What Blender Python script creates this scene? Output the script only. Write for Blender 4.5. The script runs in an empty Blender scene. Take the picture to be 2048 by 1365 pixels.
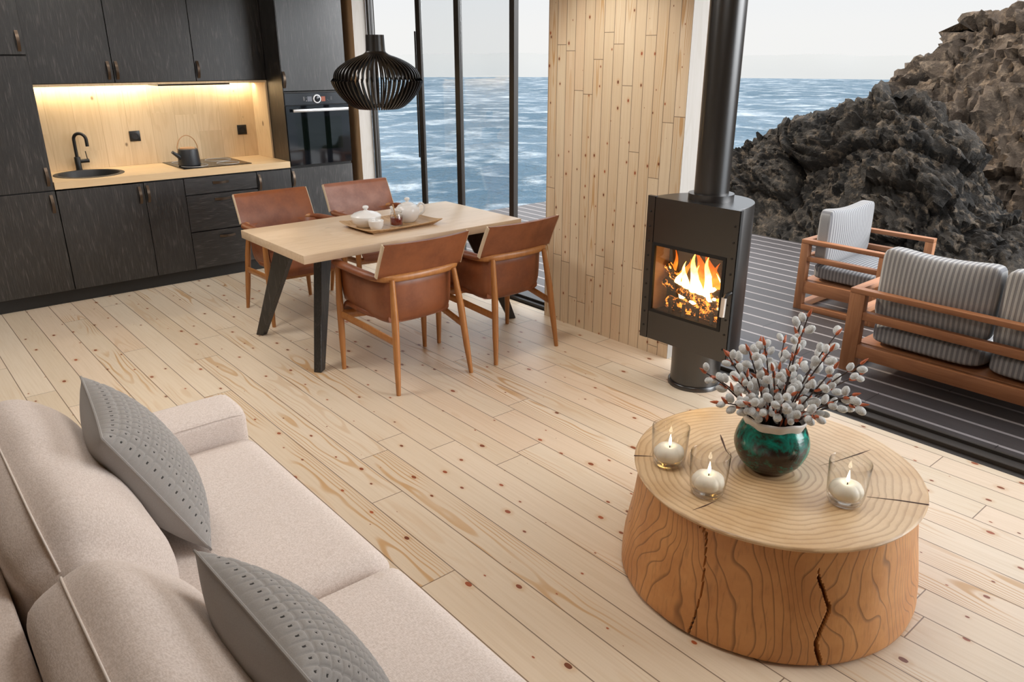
import bpy, bmesh, math, random
from mathutils import Vector, Matrix, noise as mnoise
random.seed(7)
PI = math.pi
sc = bpy.context.scene
COL = sc.collection

# ------------------------------------------------------------------ materials
class G:
    def __init__(s, name):
        s.m = bpy.data.materials.new(name); s.m.use_nodes = True
        s.nt = s.m.node_tree; s.nt.nodes.clear()
        s.out = s.nt.nodes.new('ShaderNodeOutputMaterial')
        s.b = s.nt.nodes.new('ShaderNodeBsdfPrincipled')
        s.nt.links.new(s.b.outputs[0], s.out.inputs[0])
        s._co = None
    def put(s, inp, v):
        if v is None: return
        if isinstance(v, bpy.types.NodeSocket): s.nt.links.new(v, inp)
        else:
            if isinstance(v, tuple) and len(v) == 3 and inp.type == 'RGBA': v = (*v, 1)
            inp.default_value = v
    def n(s, typ, props=None, ins=None):
        nd = s.nt.nodes.new('ShaderNode' + typ)
        for k, v in (props or {}).items(): setattr(nd, k, v)
        for k, v in (ins or {}).items(): s.put(nd.inputs[k], v)
        return nd
    def set(s, **kw):
        for k, v in kw.items(): s.put(s.b.inputs[k.replace('_', ' ')], v)
        return s
    def math(s, op, a, b=None, c=None, clamp=False):
        nd = s.n('Math', {'operation': op, 'use_clamp': clamp})
        for i, v in enumerate((a, b, c)):
            if v is not None: s.put(nd.inputs[i], v)
        return nd.outputs[0]
    def co(s):
        if s._co is None: s._co = s.n('TexCoord').outputs['Object']
        return s._co
    def sep(s, v=None):
        nd = s.n('SeparateXYZ'); s.put(nd.inputs[0], v if v is not None else s.co()); return nd.outputs
    def vec(s, x, y, z):
        nd = s.n('CombineXYZ')
        for i, v in enumerate((x, y, z)): s.put(nd.inputs[i], v)
        return nd.outputs[0]
    def noise(s, v, scale=1.0, detail=3.0, rough=.5, dist=0.0, col=False):
        nd = s.n('TexNoise', None, {'Vector': v, 'Scale': scale, 'Detail': detail, 'Roughness': rough, 'Distortion': dist})
        return nd.outputs['Color' if col else 'Fac']
    def vor(s, v, scale=1.0, feature='F1', rnd=1.0, dims='3D'):
        return s.n('TexVoronoi', {'feature': feature, 'voronoi_dimensions': dims}, {'Vector': v, 'Scale': scale, 'Randomness': rnd}).outputs
    def wn(s, v):
        return s.n('TexWhiteNoise', {'noise_dimensions': '3D'}, {'Vector': v}).outputs
    def step(s, v, lo, hi, a=0.0, b=1.0):
        nd = s.n('MapRange', {'interpolation_type': 'SMOOTHSTEP'})
        for i, x in enumerate((v, lo, hi, a, b)): s.put(nd.inputs[i], x)
        return nd.outputs[0]
    def mix(s, f, a, b, blend='MIX'):
        nd = s.n('Mix', {'data_type': 'RGBA', 'blend_type': blend})
        s.put(nd.inputs[0], f); s.put(nd.inputs[6], a); s.put(nd.inputs[7], b); return nd.outputs[2]
    def rnd(s): return s.n('ObjectInfo').outputs['Random']
    def bump(s, h, strength=.3, dist=.002):
        nd = s.n('Bump', None, {'Height': h, 'Strength': strength, 'Distance': dist})
        s.put(s.b.inputs['Normal'], nd.outputs[0]); return s

def plain(name, col, rough=.5, metal=0.0, **kw):
    g = G(name); g.set(Base_Color=col, Roughness=rough, Metallic=metal)
    for k, v in kw.items(): g.put(g.b.inputs[k], v)
    return g.m

def axes_pick(g, across, along):
    x = g.sep(); third = ({0, 1, 2} - {across, along}).pop()
    return x[across], x[along], x[third]

def pine(name, across, along, w, L, x0, light, dark, knots=1.0, seam=.55, rough=.42, knot_cell=(.135, .22)):
    g = G(name); a, l, t = axes_pick(g, across, along)
    u = g.math('DIVIDE', g.math('SUBTRACT', a, x0), w)
    i = g.math('FLOOR', u); fx = g.math('FRACT', u)
    r = g.wn(g.vec(i, 3.7, 0.0))[0]
    v = g.math('ADD', g.math('DIVIDE', l, L), g.math('MULTIPLY', r, 7.3))
    j = g.math('FLOOR', v); fy = g.math('FRACT', v)
    idn = g.wn(g.vec(i, j, 1.3)); idv = idn[0]
    ids = g.sep(idn[1])
    sw = .0024 / w; sl = .0022 / L
    ex = g.math('MINIMUM', fx, g.math('SUBTRACT', 1.0, fx))
    ey = g.math('MINIMUM', fy, g.math('SUBTRACT', 1.0, fy))
    sm = g.math('MAXIMUM', g.step(ex, sw * .5, sw * 1.3, 1.0, 0.0), g.step(ey, sl * .5, sl * 1.3, 1.0, 0.0))
    # fine straight grain
    fine = g.noise(g.vec(g.math('MULTIPLY', a, 110.0), g.math('MULTIPLY', l, 3.0), g.math('MULTIPLY', idv, 40.0)), 1.0, 3.0)
    # cathedral figure: parabolic year rings
    wob = g.noise(g.vec(g.math('MULTIPLY', a, 5.0), g.math('MULTIPLY', l, 1.6), g.math('MULTIPLY', idv, 57.0)), 1.0, 2.0)
    s0 = g.math('ADD', g.math('SUBTRACT', fx, .5), g.math('MULTIPLY', g.math('SUBTRACT', ids[0], .5), .9))
    par = g.math('ADD', g.math('MULTIPLY', g.math('MULTIPLY', s0, s0), 26.0), g.math('MULTIPLY', l, g.math('SUBTRACT', g.math('MULTIPLY', ids[1], 9.0), 4.5)))
    ph = g.math('ADD', g.math('MULTIPLY', par, 2.4), g.math('MULTIPLY', wob, 26.0))
    ring = g.step(g.math('SINE', ph), .25, 1.0)
    patch = g.step(g.noise(g.vec(g.math('MULTIPLY', a, 3.0), g.math('MULTIPLY', l, 1.1), g.math('MULTIPLY', idv, 23.0)), 1.0, 1.0), .44, .60)
    ringm = g.math('MULTIPLY', g.math('MULTIPLY', ring, patch), g.step(ids[2], .25, .8, .25, 1.0))
    # knots
    kv = g.vor(g.vec(g.math('DIVIDE', a, knot_cell[0]), g.math('DIVIDE', l, knot_cell[1]), 0.0), 1.0, 'F1', .95, '2D')
    kc = g.sep(kv['Color'])
    kr = g.math('MULTIPLY', g.math('SUBTRACT', kc[0], 1.0 - .85 * knots), .095)
    kd = g.math('ADD', kv['Distance'], g.math('MULTIPLY', g.math('SUBTRACT', fine, .5), .03))
    km = g.math('MULTIPLY', g.step(g.math('SUBTRACT', kr, kd), 0.0, .012), 1.0)
    halo = g.step(g.math('SUBTRACT', g.math('MULTIPLY', kr, 2.6), kd), 0.0, .1)
    base = g.mix(idv, light, dark)
    base = g.mix(g.step(ids[1], .6, 1.0, 0.0, .5), base, (light[0] * 1.0, light[1] * .90, light[2] * .86))
    base = g.mix(g.step(fine, .35, .75, 0.0, .22), base, (dark[0] * .75, dark[1] * .66, dark[2] * .52))
    base = g.mix(g.math('MULTIPLY', ringm, .85), base, (dark[0] * .78, dark[1] * .56, dark[2] * .32))
    base = g.mix(g.math('MULTIPLY', halo, .35), base, (dark[0] * .8, dark[1] * .58, dark[2] * .36))
    kcol = g.mix(kc[1], (.36, .085, .028), (.15, .045, .018))
    base = g.mix(km, base, kcol)
    base = g.mix(g.math('MULTIPLY', sm, seam), base, (.10, .05, .025))
    h = g.math('SUBTRACT', g.math('MULTIPLY', fine, .12), sm)
    g.set(Base_Color=base, Roughness=rough); g.bump(h, .25, .002)
    return g.m

def oak(name, light, dark, along=0, fig=.5, grain=.5, rough=.45, strips=0.0, knots=0.0, scale=1.0, across=None, spec=.5):
    g = G(name); x = g.sep(); oth = [k for k in (0, 1, 2) if k != along]
    off = g.math('MULTIPLY', g.rnd(), 17.0)
    a = g.math('ADD', g.math('MULTIPLY', x[oth[0]], scale), off); b = g.math('MULTIPLY', x[oth[1]], scale); l = g.math('MULTIPLY', x[along], scale)
    col0 = None
    if strips:
        ac = x[across if across is not None else oth[0]]
        i = g.math('FLOOR', g.math('DIVIDE', ac, strips))
        r = g.wn(g.vec(i, 2.0, 1.0))[0]
        j = g.math('FLOOR', g.math('ADD', g.math('DIVIDE', x[along], 1.1), g.math('MULTIPLY', r, 5.0)))
        r2 = g.wn(g.vec(i, j, 4.0))[0]
        b = g.math('ADD', b, g.math('MULTIPLY', r2, 9.0)); col0 = r2
        fs = g.math('FRACT', g.math('DIVIDE', ac, strips)); seam_ = g.step(g.math('MINIMUM', fs, g.math('SUBTRACT', 1.0, fs)), .003, .010, .55, 0.0)
    fine = g.noise(g.vec(g.math('MULTIPLY', a, 120.0), g.math('MULTIPLY', b, 120.0), g.math('MULTIPLY', l, 4.0)), 1.0, 3.0, .6)
    low = g.noise(g.vec(g.math('MULTIPLY', a, 6.0), g.math('MULTIPLY', b, 6.0), g.math('MULTIPLY', l, .9)), 1.0, 2.0, .45)
    ring = g.step(g.math('SINE', g.math('MULTIPLY', low, 70.0)), .1, 1.0)
    c = g.mix(g.step(fine, .3, .75, 0.0, grain), light, dark)
    c = g.mix(g.math('MULTIPLY', ring, fig), c, dark)
    if col0 is not None:
        c = g.mix(g.math('MULTIPLY', col0, .5), c, dark); c = g.mix(seam_, c, (dark[0] * .55, dark[1] * .45, dark[2] * .35))
    if knots:
        kv = g.vor(g.vec(g.math('MULTIPLY', a, 5.0), g.math('MULTIPLY', b, 5.0), g.math('MULTIPLY', l, 3.4)), 1.0)
        kc = g.sep(kv['Color'])
        km = g.step(g.math('SUBTRACT', g.math('MULTIPLY', kc[0], .10 * knots), kv['Distance']), -.02, .04)
        c = g.mix(g.math('MULTIPLY', km, .85), c, (dark[0] * .26, dark[1] * .20, dark[2] * .15))
    g.set(Base_Color=c, Roughness=rough); g.put(g.b.inputs['Specular IOR Level'], spec)
    g.bump(fine, .12, .002)
    return g.m

def weave(name, col, col2, sc_=900.0, rough=.9, bump=.5, axes=(0, 1, 2), var=.5, sheen=.15):
    g = G(name); x = g.sep()
    w1 = g.noise(g.vec(g.math('MULTIPLY', x[0], sc_), g.math('MULTIPLY', x[1], sc_ * .28), g.math('MULTIPLY', x[2], sc_ * .6)), 1.0, 2.0)
    w2 = g.noise(g.vec(g.math('MULTIPLY', x[0], sc_ * .28), g.math('MULTIPLY', x[1], sc_), g.math('MULTIPLY', x[2], sc_ * .9)), 1.0, 2.0)
    h = g.math('MULTIPLY', g.math('ADD', w1, w2), .5)
    c = g.mix(g.step(h, .35, .65, 0.0, var), col, col2)
    g.set(Base_Color=c, Roughness=rough); g.put(g.b.inputs['Sheen Weight'], sheen); g.put(g.b.inputs['Specular IOR Level'], .2)
    g.bump(h, bump, .0012)
    return g.m

def striped(name, axis, per=.0265):
    g = G(name); x = g.sep()
    s = g.math('SINE', g.math('MULTIPLY', x[axis], 2 * PI / per))
    s2 = g.math('SINE', g.math('MULTIPLY', x[axis], 2 * PI / per * 3.0))
    f = g.step(g.math('ADD', s, g.math('MULTIPLY', s2, .25)), -.5, .6)
    nz = g.noise(g.vec(g.math('MULTIPLY', x[0], 500.0), g.math('MULTIPLY', x[1], 500.0), g.math('MULTIPLY', x[2], 500.0)), 1.0, 2.0)
    c = g.mix(f, (.185, .185, .195), (.335, .335, .335))
    c = g.mix(g.step(nz, .4, .7, 0.0, .35), c, (.16, .152, .148))
    g.set(Base_Color=c, Roughness=.9); g.put(g.b.inputs['Specular IOR Level'], .2)
    g.bump(f, .5, .003)
    return g.m

def leather():
    g = G('tan_leather'); x = g.co()
    off = g.n('VectorMath', {'operation': 'ADD'}); g.put(off.inputs[0], x); g.put(off.inputs[1], g.vec(g.math('MULTIPLY', g.rnd(), 9.0), 0.0, 0.0))
    v = off.outputs[0]
    n1 = g.noise(v, 7.0, 4.0, .6); n2 = g.noise(v, 60.0, 3.0, .6); n3 = g.vor(v, 420.0)['Distance']
    c = g.mix(g.step(n1, .3, .75), (.235, .073, .025), (.155, .043, .0145))
    c = g.mix(g.step(n2, .45, .8, 0.0, .35), c, (.25, .086, .034))
    g.set(Base_Color=c, Roughness=g.step(n1, .3, .7, .36, .50))
    g.bump(g.math('ADD', g.math('MULTIPLY', n3, .5), g.math('MULTIPLY', n2, .4)), .12, .002)
    return g.m

def thin_glass(name, tint=(.93, .95, .95), refl=1.0, rough=0.0, edge=(.9, .9, .9)):
    g = G(name)
    tr = g.n('BsdfTransparent', None, {'Color': (*tint, 1)})
    gl = g.n('BsdfGlossy', None, {'Color': (1, 1, 1, 1), 'Roughness': rough})
    lw = g.n('LayerWeight', None, {'Blend': .5}).outputs['Facing']; g.put(tr.inputs[0], g.mix(g.math('POWER', lw, 5.0), tint, (tint[0] * edge[0], tint[1] * edge[1], tint[2] * edge[2]))); fr = g.math('ADD', .04, g.math('MULTIPLY', g.math('POWER', lw, 5.0), .80))
    mx = g.n('MixShader'); g.put(mx.inputs[0], g.math('MULTIPLY', fr, refl)); g.nt.links.new(tr.outputs[0], mx.inputs[1]); g.nt.links.new(gl.outputs[0], mx.inputs[2])
    g.nt.links.new(mx.outputs[0], g.out.inputs[0])
    return g.m

def emit(name, col, strength):
    g = G(name); e = g.n('Emission', None, {'Color': (*col, 1), 'Strength': strength})
    g.nt.links.new(e.outputs[0], g.out.inputs[0]); return g.m

M = {}
M['floor'] = pine('pine_floor', 0, 1, .1496, 2.1, .6005, (.72, .61, .475), (.645, .525, .385), 1.0, .8, .36)
M['wallpine'] = pine('pine_cladding', 1, 2, .0795, 1.35, 2.715, (.76, .625, .45), (.68, .53, .36), 1.0, .75, .45, (.085, .135))
M['wallend'] = oak('pale_timber', (.45, .42, .385), (.37, .325, .27), 2, .25, .3, .55)
M['posttimber'] = oak('post_timber', (.62, .42, .25), (.50, .31, .16), 2, .35, .4, .5, knots=.6)
M['plaster'] = plain('warm_plaster', (.30, .27, .235), .9)
M['ceiling'] = oak('ceiling_boards', (.70, .58, .43), (.60, .46, .32), 1, .3, .3, .6)
def black_oak(name, along):
    g = G(name); x = g.sep(); oth = [k for k in (0, 1, 2) if k != along]
    off = g.math('MULTIPLY', g.rnd(), 13.0)
    a = g.math('ADD', x[oth[0]], off); b = x[oth[1]]; l = x[along]
    fine = g.noise(g.vec(g.math('MULTIPLY', a, 330.0), g.math('MULTIPLY', b, 330.0), g.math('MULTIPLY', l, 10.0)), 1.0, 2.0, .6)
    low = g.noise(g.vec(g.math('MULTIPLY', a, 4.6), g.math('MULTIPLY', b, 4.6), g.math('MULTIPLY', l, .8)), 1.0, 2.0, .45)
    ring = g.step(g.math('SINE', g.math('MULTIPLY', low, 90.0)), .35, 1.0)
    f = g.math('MULTIPLY', g.step(fine, .47, .72), g.math('ADD', .45, g.math('MULTIPLY', ring, .9)), clamp=True)
    c = g.mix(f, (.003, .0025, .0022), (.066, .058, .053))
    g.put(g.b.inputs['IOR'], 1.5); g.put(g.b.inputs['Specular IOR Level'], .8); g.set(Base_Color=c, Roughness=.36); g.bump(fine, .25, .002)
    return g.m
M['black_v'] = black_oak('black_stained_oak_vertical', 2)
M['black_h'] = black_oak('black_stained_oak_horizontal', 0)
M['carcass'] = plain('black_carcass', (.012, .011, .010), .55)
M['oak_top'] = oak('light_oak_worktop', (.72, .53, .315), (.60, .41, .22), 0, .22, .3, .38, strips=.12, knots=.5, across=1)
M['oak_back'] = oak('light_oak_splashback', (.71, .545, .345), (.55, .385, .21), 2, .35, .35, .5, strips=.19, knots=.95, across=0)
M['oak_table'] = oak('dining_oak', (.73, .57, .41), (.58, .42, .265), 0, .4, .45, .34, strips=.14, knots=1.0, across=1)
M['honey_oak'] = oak('honey_oak', (.42, .18, .052), (.29, .105, .027), 2, .35, .5, .35)
M['honey_oak_x'] = oak('honey_oak_lengthwise', (.46, .205, .062), (.33, .125, .032), 0, .35, .5, .35)
M['teak'] = oak('teak_along', (.34, .145, .062), (.235, .09, .036), 1, .4, .5, .5)
M['teak_x'] = oak('teak_across', (.40, .19, .095), (.28, .115, .05), 0, .4, .5, .5)
M['teak_z'] = oak('teak_upright', (.36, .16, .07), (.25, .098, .04), 2, .4, .5, .5)
M['black_leg'] = black_oak('black_stained_leg', 2)
M['leather'] = leather()
M['piping'] = plain('cream_piping', (.62, .50, .36), .8)
M['linen'] = weave('beige_linen', (.76, .675, .625), (.50, .41, .35), 400.0, .9, .7, var=.6)
M['felt'] = weave('grey_felt', (.36, .345, .33), (.30, .285, .27), 900.0, .95, .25, var=.6)
M['dimple_shade'] = plain('painted_dimple_shade', (.045, .042, .04), .95)  # near-black painted into the quilt dimples for the shade inside them
M['linen_piping'] = plain('linen_piping', (.74, .67, .61), .9)
M['stripe_x'] = striped('striped_fabric_x', 0); M['stripe_y'] = striped('striped_fabric_y', 1); M['stripe_z'] = striped('striped_fabric_z', 2, .012)
M['black_metal'] = plain('black_metal', (.016, .0145, .0135), .42, .2)
M['stove'] = plain('stove_steel', (.0085, .0068, .0058), .30, 0.0, **{'Specular IOR Level': .9, 'IOR': 1.6})
M['stove_dark'] = plain('stove_groove', (.004, .004, .004), .6)
M['frame'] = plain('window_frame_black', (.022, .018, .015), .38, .0)
M['threshold'] = plain('frame_black_lightened', (.040, .034, .029), .36)  # frame black made lighter, reflected sky glow put into the colour
M['alu'] = plain('brushed_aluminium', (.78, .78, .77), .32, 1.0)
M['steel_handle'] = plain('pale_steel', (.80, .76, .70), .35, .6)
M['bronze'] = plain('aged_bronze', (.105, .076, .055), .34, .85)
M['lamp'] = plain('black_lacquer', (.013, .011, .0095), .32)
M['white_china'] = plain('white_china', (.82, .81, .79), .18)
M['sugar'] = plain('sugar', (.88, .87, .85), .7)
M['tray'] = oak('tray_wood', (.55, .36, .19), (.36, .20, .085), 1, .6, .4, .45)
M['kettle'] = plain('kettle_black', (.022, .024, .028), .42)
M['copper_wood'] = plain('kettle_wood', (.48, .26, .12), .45)
M['sink'] = plain('black_granite', (.018, .018, .019), .5)
M['cook_glass'] = plain('black_glass', (.006, .005, .005), .12, **{'Specular IOR Level': .22})
M['ring_print'] = plain('grey_print', (.42, .40, .38), .4)
M['oven_glass'] = plain('oven_glass', (.005, .006, .008), .05)
M['oven_panel'] = plain('oven_panel_glass', (.018, .021, .026), .16)
M['oven_window'] = plain('oven_window', (.002, .004, .003), .03)
M['white_ring'] = plain('white_ring', (.85, .86, .88), .25)
M['display'] = emit('display_lit', (.35, .36, .40), .6)
M['display_warm'] = emit('display_warm', (.75, .28, .20), .6)
M['socket'] = plain('black_socket', (.010, .0095, .009), .35)
M['led'] = emit('led_strip', (1.0, .90, .70), 12.0)
M['pane'] = thin_glass('window_pane', (.955, .965, .97), 1.0)
M['clear'] = thin_glass('clear_glass', (.985, .98, .965), 1.2, edge=(.28, .24, .16))
M['wax'] = plain('cream_wax', (.83, .79, .70), .45, **{'Subsurface Weight': .15, 'Subsurface Radius': (.02, .015, .01)})
M['wick'] = plain('burnt_wick', (.01, .008, .006), .8)
M['candle_flame'] = emit('candle_flame', (1.0, .86, .60), 9.0)
M['honey'] = plain('red_honey', (.14, .012, .006), .12)
M['dipper'] = plain('dipper_wood', (.55, .34, .16), .5)
M['twig'] = plain('brown_twig', (.032, .014, .011), .55)
M['bud'] = oak('red_bud', (.50, .12, .04), (.28, .055, .02), 2, .5, .5, .4, scale=8.0)
g = G('catkin_fur'); nz = g.noise(g.co(), 260.0, 3.0, .7); nz2 = g.noise(g.co(), 900.0, 2.0)
g.set(Base_Color=g.mix(g.step(nz, .35, .7), (.74, .755, .745), (.50, .52, .51)), Roughness=1.0)
g.put(g.b.inputs['Sheen Weight'], .6); g.put(g.b.inputs['Sheen Roughness'], .4); g.put(g.b.inputs['Specular IOR Level'], .1)
g.bump(nz2, .6, .003); M['catkin'] = g.m
g = G('green_glaze'); n1 = g.noise(g.co(), 11.0, 5.0, .62, 1.2); n2 = g.noise(g.co(), 70.0, 3.0, .7); x = g.sep()
f = g.step(g.math('ADD', n1, g.math('MULTIPLY', g.math('SUBTRACT', n2, .5), .25)), .42, .60)
c = g.mix(f, (.026, .016, .011), (.010, .17, .125))
c = g.mix(g.step(n1, .56, .72), c, (.02, .42, .33))
c = g.mix(g.step(x[2], .004, .03, 1.0, 0.0), c, (.055, .022, .014))
g.set(Base_Color=c, Roughness=.14); g.bump(g.math('ADD', n1, g.math('MULTIPLY', n2, .2)), .18, .01); M['glaze'] = g.m
g = G('white_glaze'); n1 = g.noise(g.co(), 40.0, 3.0)
g.set(Base_Color=g.mix(n1, (.72, .69, .66), (.60, .55, .50)), Roughness=.25); M['rim'] = g.m
M['vase_inner'] = plain('dark_inside', (.012, .010, .009), .8)  # near-black colour of the vase's inner wall
# stump wood: year rings on the cut face, flowing figure on the flank
g = G('stump_top'); x = g.sep()
n1 = g.noise(g.co(), 3.2, 3.0, .5); n2 = g.noise(g.co(), 14.0, 3.0)
rx = g.math('ADD', x[0], .04); ry = g.math('SUBTRACT', x[1], .0)
rad = g.math('SQRT', g.math('ADD', g.math('MULTIPLY', rx, rx), g.math('MULTIPLY', ry, ry)))
ph = g.math('ADD', g.math('MULTIPLY', rad, 260.0), g.math('ADD', g.math('MULTIPLY', n1, 24.0), g.math('MULTIPLY', n2, 2.6)))
fr_ = g.math('FRACT', g.math('DIVIDE', ph, 2 * PI)); ring = g.math('MULTIPLY', g.step(fr_, .45, .90), g.step(fr_, .90, 1.0, 1.0, 0.0))
sp = g.noise(g.vec(g.math('MULTIPLY', x[0], 160.0), g.math('MULTIPLY', x[1], 160.0), 0.0), 1.0, 2.0)
mot = g.noise(g.co(), 5.0, 4.0, .6)
c = g.mix(g.step(mot, .35, .7), (.66, .47, .275), (.57, .37, .19))
c = g.mix(g.math('MULTIPLY', ring, g.math('ADD', .42, g.math('MULTIPLY', g.step(rad, .05, .30, 1.0, 0.0), .28))), c, (.28, .14, .055))
c = g.mix(g.step(sp, .62, .75, 0.0, .3), c, (.30, .16, .07))
g.set(Base_Color=c, Roughness=.40); g.bump(g.math('SUBTRACT', 0.0, ring), .12, .003); M['stump_top'] = g.m
g = G('stump_side'); x = g.sep()
v = g.vec(g.math('MULTIPLY', x[0], 3.0), g.math('MULTIPLY', x[1], 3.0), g.math('MULTIPLY', x[2], 2.6))
n1 = g.noise(v, 1.0, 2.0, .35, .45)
an = g.math('ARCTAN2', x[1], x[0])
ph = g.math('ADD', g.math('MULTIPLY', n1, 84.0), g.math('MULTIPLY', an, 84.0))
ring = g.math('MULTIPLY', g.step(g.math('FRACT', g.math('DIVIDE', ph, 2 * PI)), .76, .97), g.step(g.math('FRACT', g.math('DIVIDE', ph, 2 * PI)), .95, 1.0, 1.0, 0.0))
mot = g.noise(g.co(), 6.0, 4.0, .6); fb = g.noise(g.vec(g.math('MULTIPLY', x[0], 90.0), g.math('MULTIPLY', x[1], 90.0), g.math('MULTIPLY', x[2], 9.0)), 1.0, 3.0)
c = g.mix(g.step(mot, .3, .72), (.62, .295, .10), (.48, .20, .058))
c = g.mix(g.math('MULTIPLY', ring, .70), c, (.13, .052, .016))
c = g.mix(g.step(fb, .52, .78, 0.0, .35), c, (.20, .09, .03))
st = g.noise(g.vec(g.math('MULTIPLY', x[0], 9.0), g.math('MULTIPLY', x[1], 9.0), g.math('MULTIPLY', x[2], 2.0)), 1.0, 3.0)
c = g.mix(g.step(st, .68, .78, 0.0, .6), c, (.10, .045, .02))
g.set(Base_Color=c, Roughness=.45); g.bump(g.math('SUBTRACT', fb, ring), .15, .003); M['stump_side'] = g.m
M['crack'] = plain('dark_crack', (.055, .020, .008), .8)
# deck boards
g = G('deck_boards'); x = g.sep()
u = g.math('DIVIDE', g.math('SUBTRACT', x[0], 4.020), .1685); fx = g.math('FRACT', u); i = g.math('FLOOR', u)
r = g.wn(g.vec(i, 1.0, 0.0))[0]; v = g.math('ADD', g.math('DIVIDE', x[1], 2.0), g.math('MULTIPLY', r, 3.0)); fy = g.math('FRACT', v)
d = g.math('MINIMUM', fx, g.math('SUBTRACT', 1.0, fx))
stripe = g.step(d, .055, .072, 1.0, 0.0); mid = g.step(d, .004, .012, 1.0, 0.0)
fine = g.noise(g.vec(g.math('MULTIPLY', x[0], 130.0), g.math('MULTIPLY', x[1], 4.0), r), 1.0, 3.0)
c = g.mix(fine, (.040, .034, .034), (.066, .058, .057))
c = g.mix(g.math('MULTIPLY', stripe, .9), c, (.31, .28, .275))
c = g.mix(g.math('MULTIPLY', mid, .5), c, (.08, .07, .07))
jy = g.math('MINIMUM', fy, g.math('SUBTRACT', 1.0, fy))
c = g.mix(g.step(jy, .001, .002, .9, 0.0), c, (.008, .008, .008))
g.set(Base_Color=c, Roughness=.42); g.bump(g.math('SUBTRACT', g.math('MULTIPLY', fine, .3), stripe), .3, .004); M['deck'] = g.m
# rocks
def rockmat(name, dark, mid, tan, sc_=1.0):
    g = G(name); co = g.co()
    n1 = g.noise(co, 1.7 * sc_, 6.0, .62, .6); n2 = g.noise(co, 9.0 * sc_, 6.0, .7, .4); n3 = g.vor(co, 3.2 * sc_)['Distance']
    n4 = g.noise(co, 38.0 * sc_, 4.0, .7)
    c = g.mix(g.step(n1, .36, .62), dark, mid)
    c = g.mix(g.step(n2, .50, .66, 0.0, .85), c, tan)
    c = g.mix(g.step(n4, .5, .75, 0.0, .5), c, dark)
    g.set(Base_Color=c, Roughness=.75)
    g.put(g.b.inputs['Specular IOR Level'], .3)
    h = g.math('ADD', g.math('MULTIPLY', n2, 1.0), g.math('ADD', g.math('MULTIPLY', n4, .35), g.math('MULTIPLY', n3, .4)))
    g.bump(h, .9, .06); return g.m
M['rock'] = rockmat('dark_shore_rock', (.010, .008, .006), (.045, .036, .027), (.165, .123, .085))
M['rock_far'] = rockmat('brown_cliff_rock', (.040, .028, .019), (.125, .088, .060), (.27, .195, .13), .7)
# sea
g = G('sea_water'); co = g.co(); x = g.sep()
v1 = g.vec(g.math('MULTIPLY', x[0], .06), g.math('MULTIPLY', x[1], .06), 0.0)
w1 = g.noise(co, .18, 5.0, .6, .5); w2 = g.noise(co, .9, 4.0, .6); w3 = g.noise(co, .035, 3.0, .5)
foam = g.step(g.math('ADD', w1, g.math('MULTIPLY', g.math('SUBTRACT', w2, .5), .35)), .46, .74)
c = g.mix(g.step(w3, .35, .65), (.060, .105, .145), (.105, .155, .20))
c = g.mix(g.math('MULTIPLY', foam, .62), c, (.52, .57, .60))
g.set(Base_Color=c, Roughness=.5); g.put(g.b.inputs['IOR'], 1.33); g.put(g.b.inputs['Specular IOR Level'], .05)
g.bump(g.math('ADD', g.math('MULTIPLY', w1, 1.0), g.math('MULTIPLY', w2, .4)), 1.0, 1.6); M['sea'] = g.m
g = G('hazy_shore'); n1 = g.noise(g.co(), .02, 4.0)
g.set(Base_Color=g.mix(n1, (.27, .275, .27), (.30, .30, .293)), Roughness=1.0); g.put(g.b.inputs['Specular IOR Level'], 0.0); M['hills'] = g.m
# fire
def flame_mat(name, base, tip, zs, s0, s1):
    g = G(name); x = g.sep(g.n('TexCoord').outputs['Generated'])
    nz = g.noise(g.co(), 22.0, 2.0)
    f = g.math('ADD', x[2], g.math('MULTIPLY', g.math('SUBTRACT', nz, .5), .5))
    c = g.mix(g.step(f, .1, zs), base, tip)
    e = g.n('Emission', None, {'Color': c, 'Strength': g.step(f, .1, .95, s0, s1)})
    g.nt.links.new(e.outputs[0], g.out.inputs[0]); return g.m
M['flame_core'] = flame_mat('flame_core', (1.0, .78, .34), (1.0, .52, .08), .9, 14.0, 4.0)
M['flame_out'] = flame_mat('flame_outer', (1.0, .42, .05), (1.0, .16, .01), .9, 2.6, .9)
g = G('burning_log'); n1 = g.noise(g.co(), 26.0, 4.0, .65); n2 = g.noise(g.co(), 90.0, 3.0)
hot = g.step(g.math('ADD', n1, g.math('MULTIPLY', g.math('SUBTRACT', n2, .5), .4)), .50, .66)
g.set(Base_Color=(.02, .010, .006), Roughness=.9)
g.put(g.b.inputs['Emission Color'], g.mix(n1, (1.0, .12, .01), (1.0, .42, .06))); g.put(g.b.inputs['Emission Strength'], g.math('MULTIPLY', hot, 2.6)); M['log'] = g.m
g = G('firebrick'); n1 = g.noise(g.co(), 14.0, 3.0)
g.set(Base_Color=g.mix(n1, (.26, .16, .10), (.16, .09, .055)), Roughness=.8); M['firebrick'] = g.m
M['soot'] = plain('soot', (.030, .018, .012), .9)
# ------------------------------------------------------------------ helpers
def V3(p): return Vector(p)
def woff(o):
    v = Vector((0, 0, 0))
    while o is not None: v += o.location; o = o.parent
    return v

def link(name, me, mats, parent=None, smooth=False):
    ob = bpy.data.objects.new(name, me); COL.objects.link(ob)
    for m in (mats if isinstance(mats, (list, tuple)) else [mats]): me.materials.append(m)
    if smooth: me.polygons.foreach_set('use_smooth', [True] * len(me.polygons))
    if parent is not None: ob.parent = parent
    return ob

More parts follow.
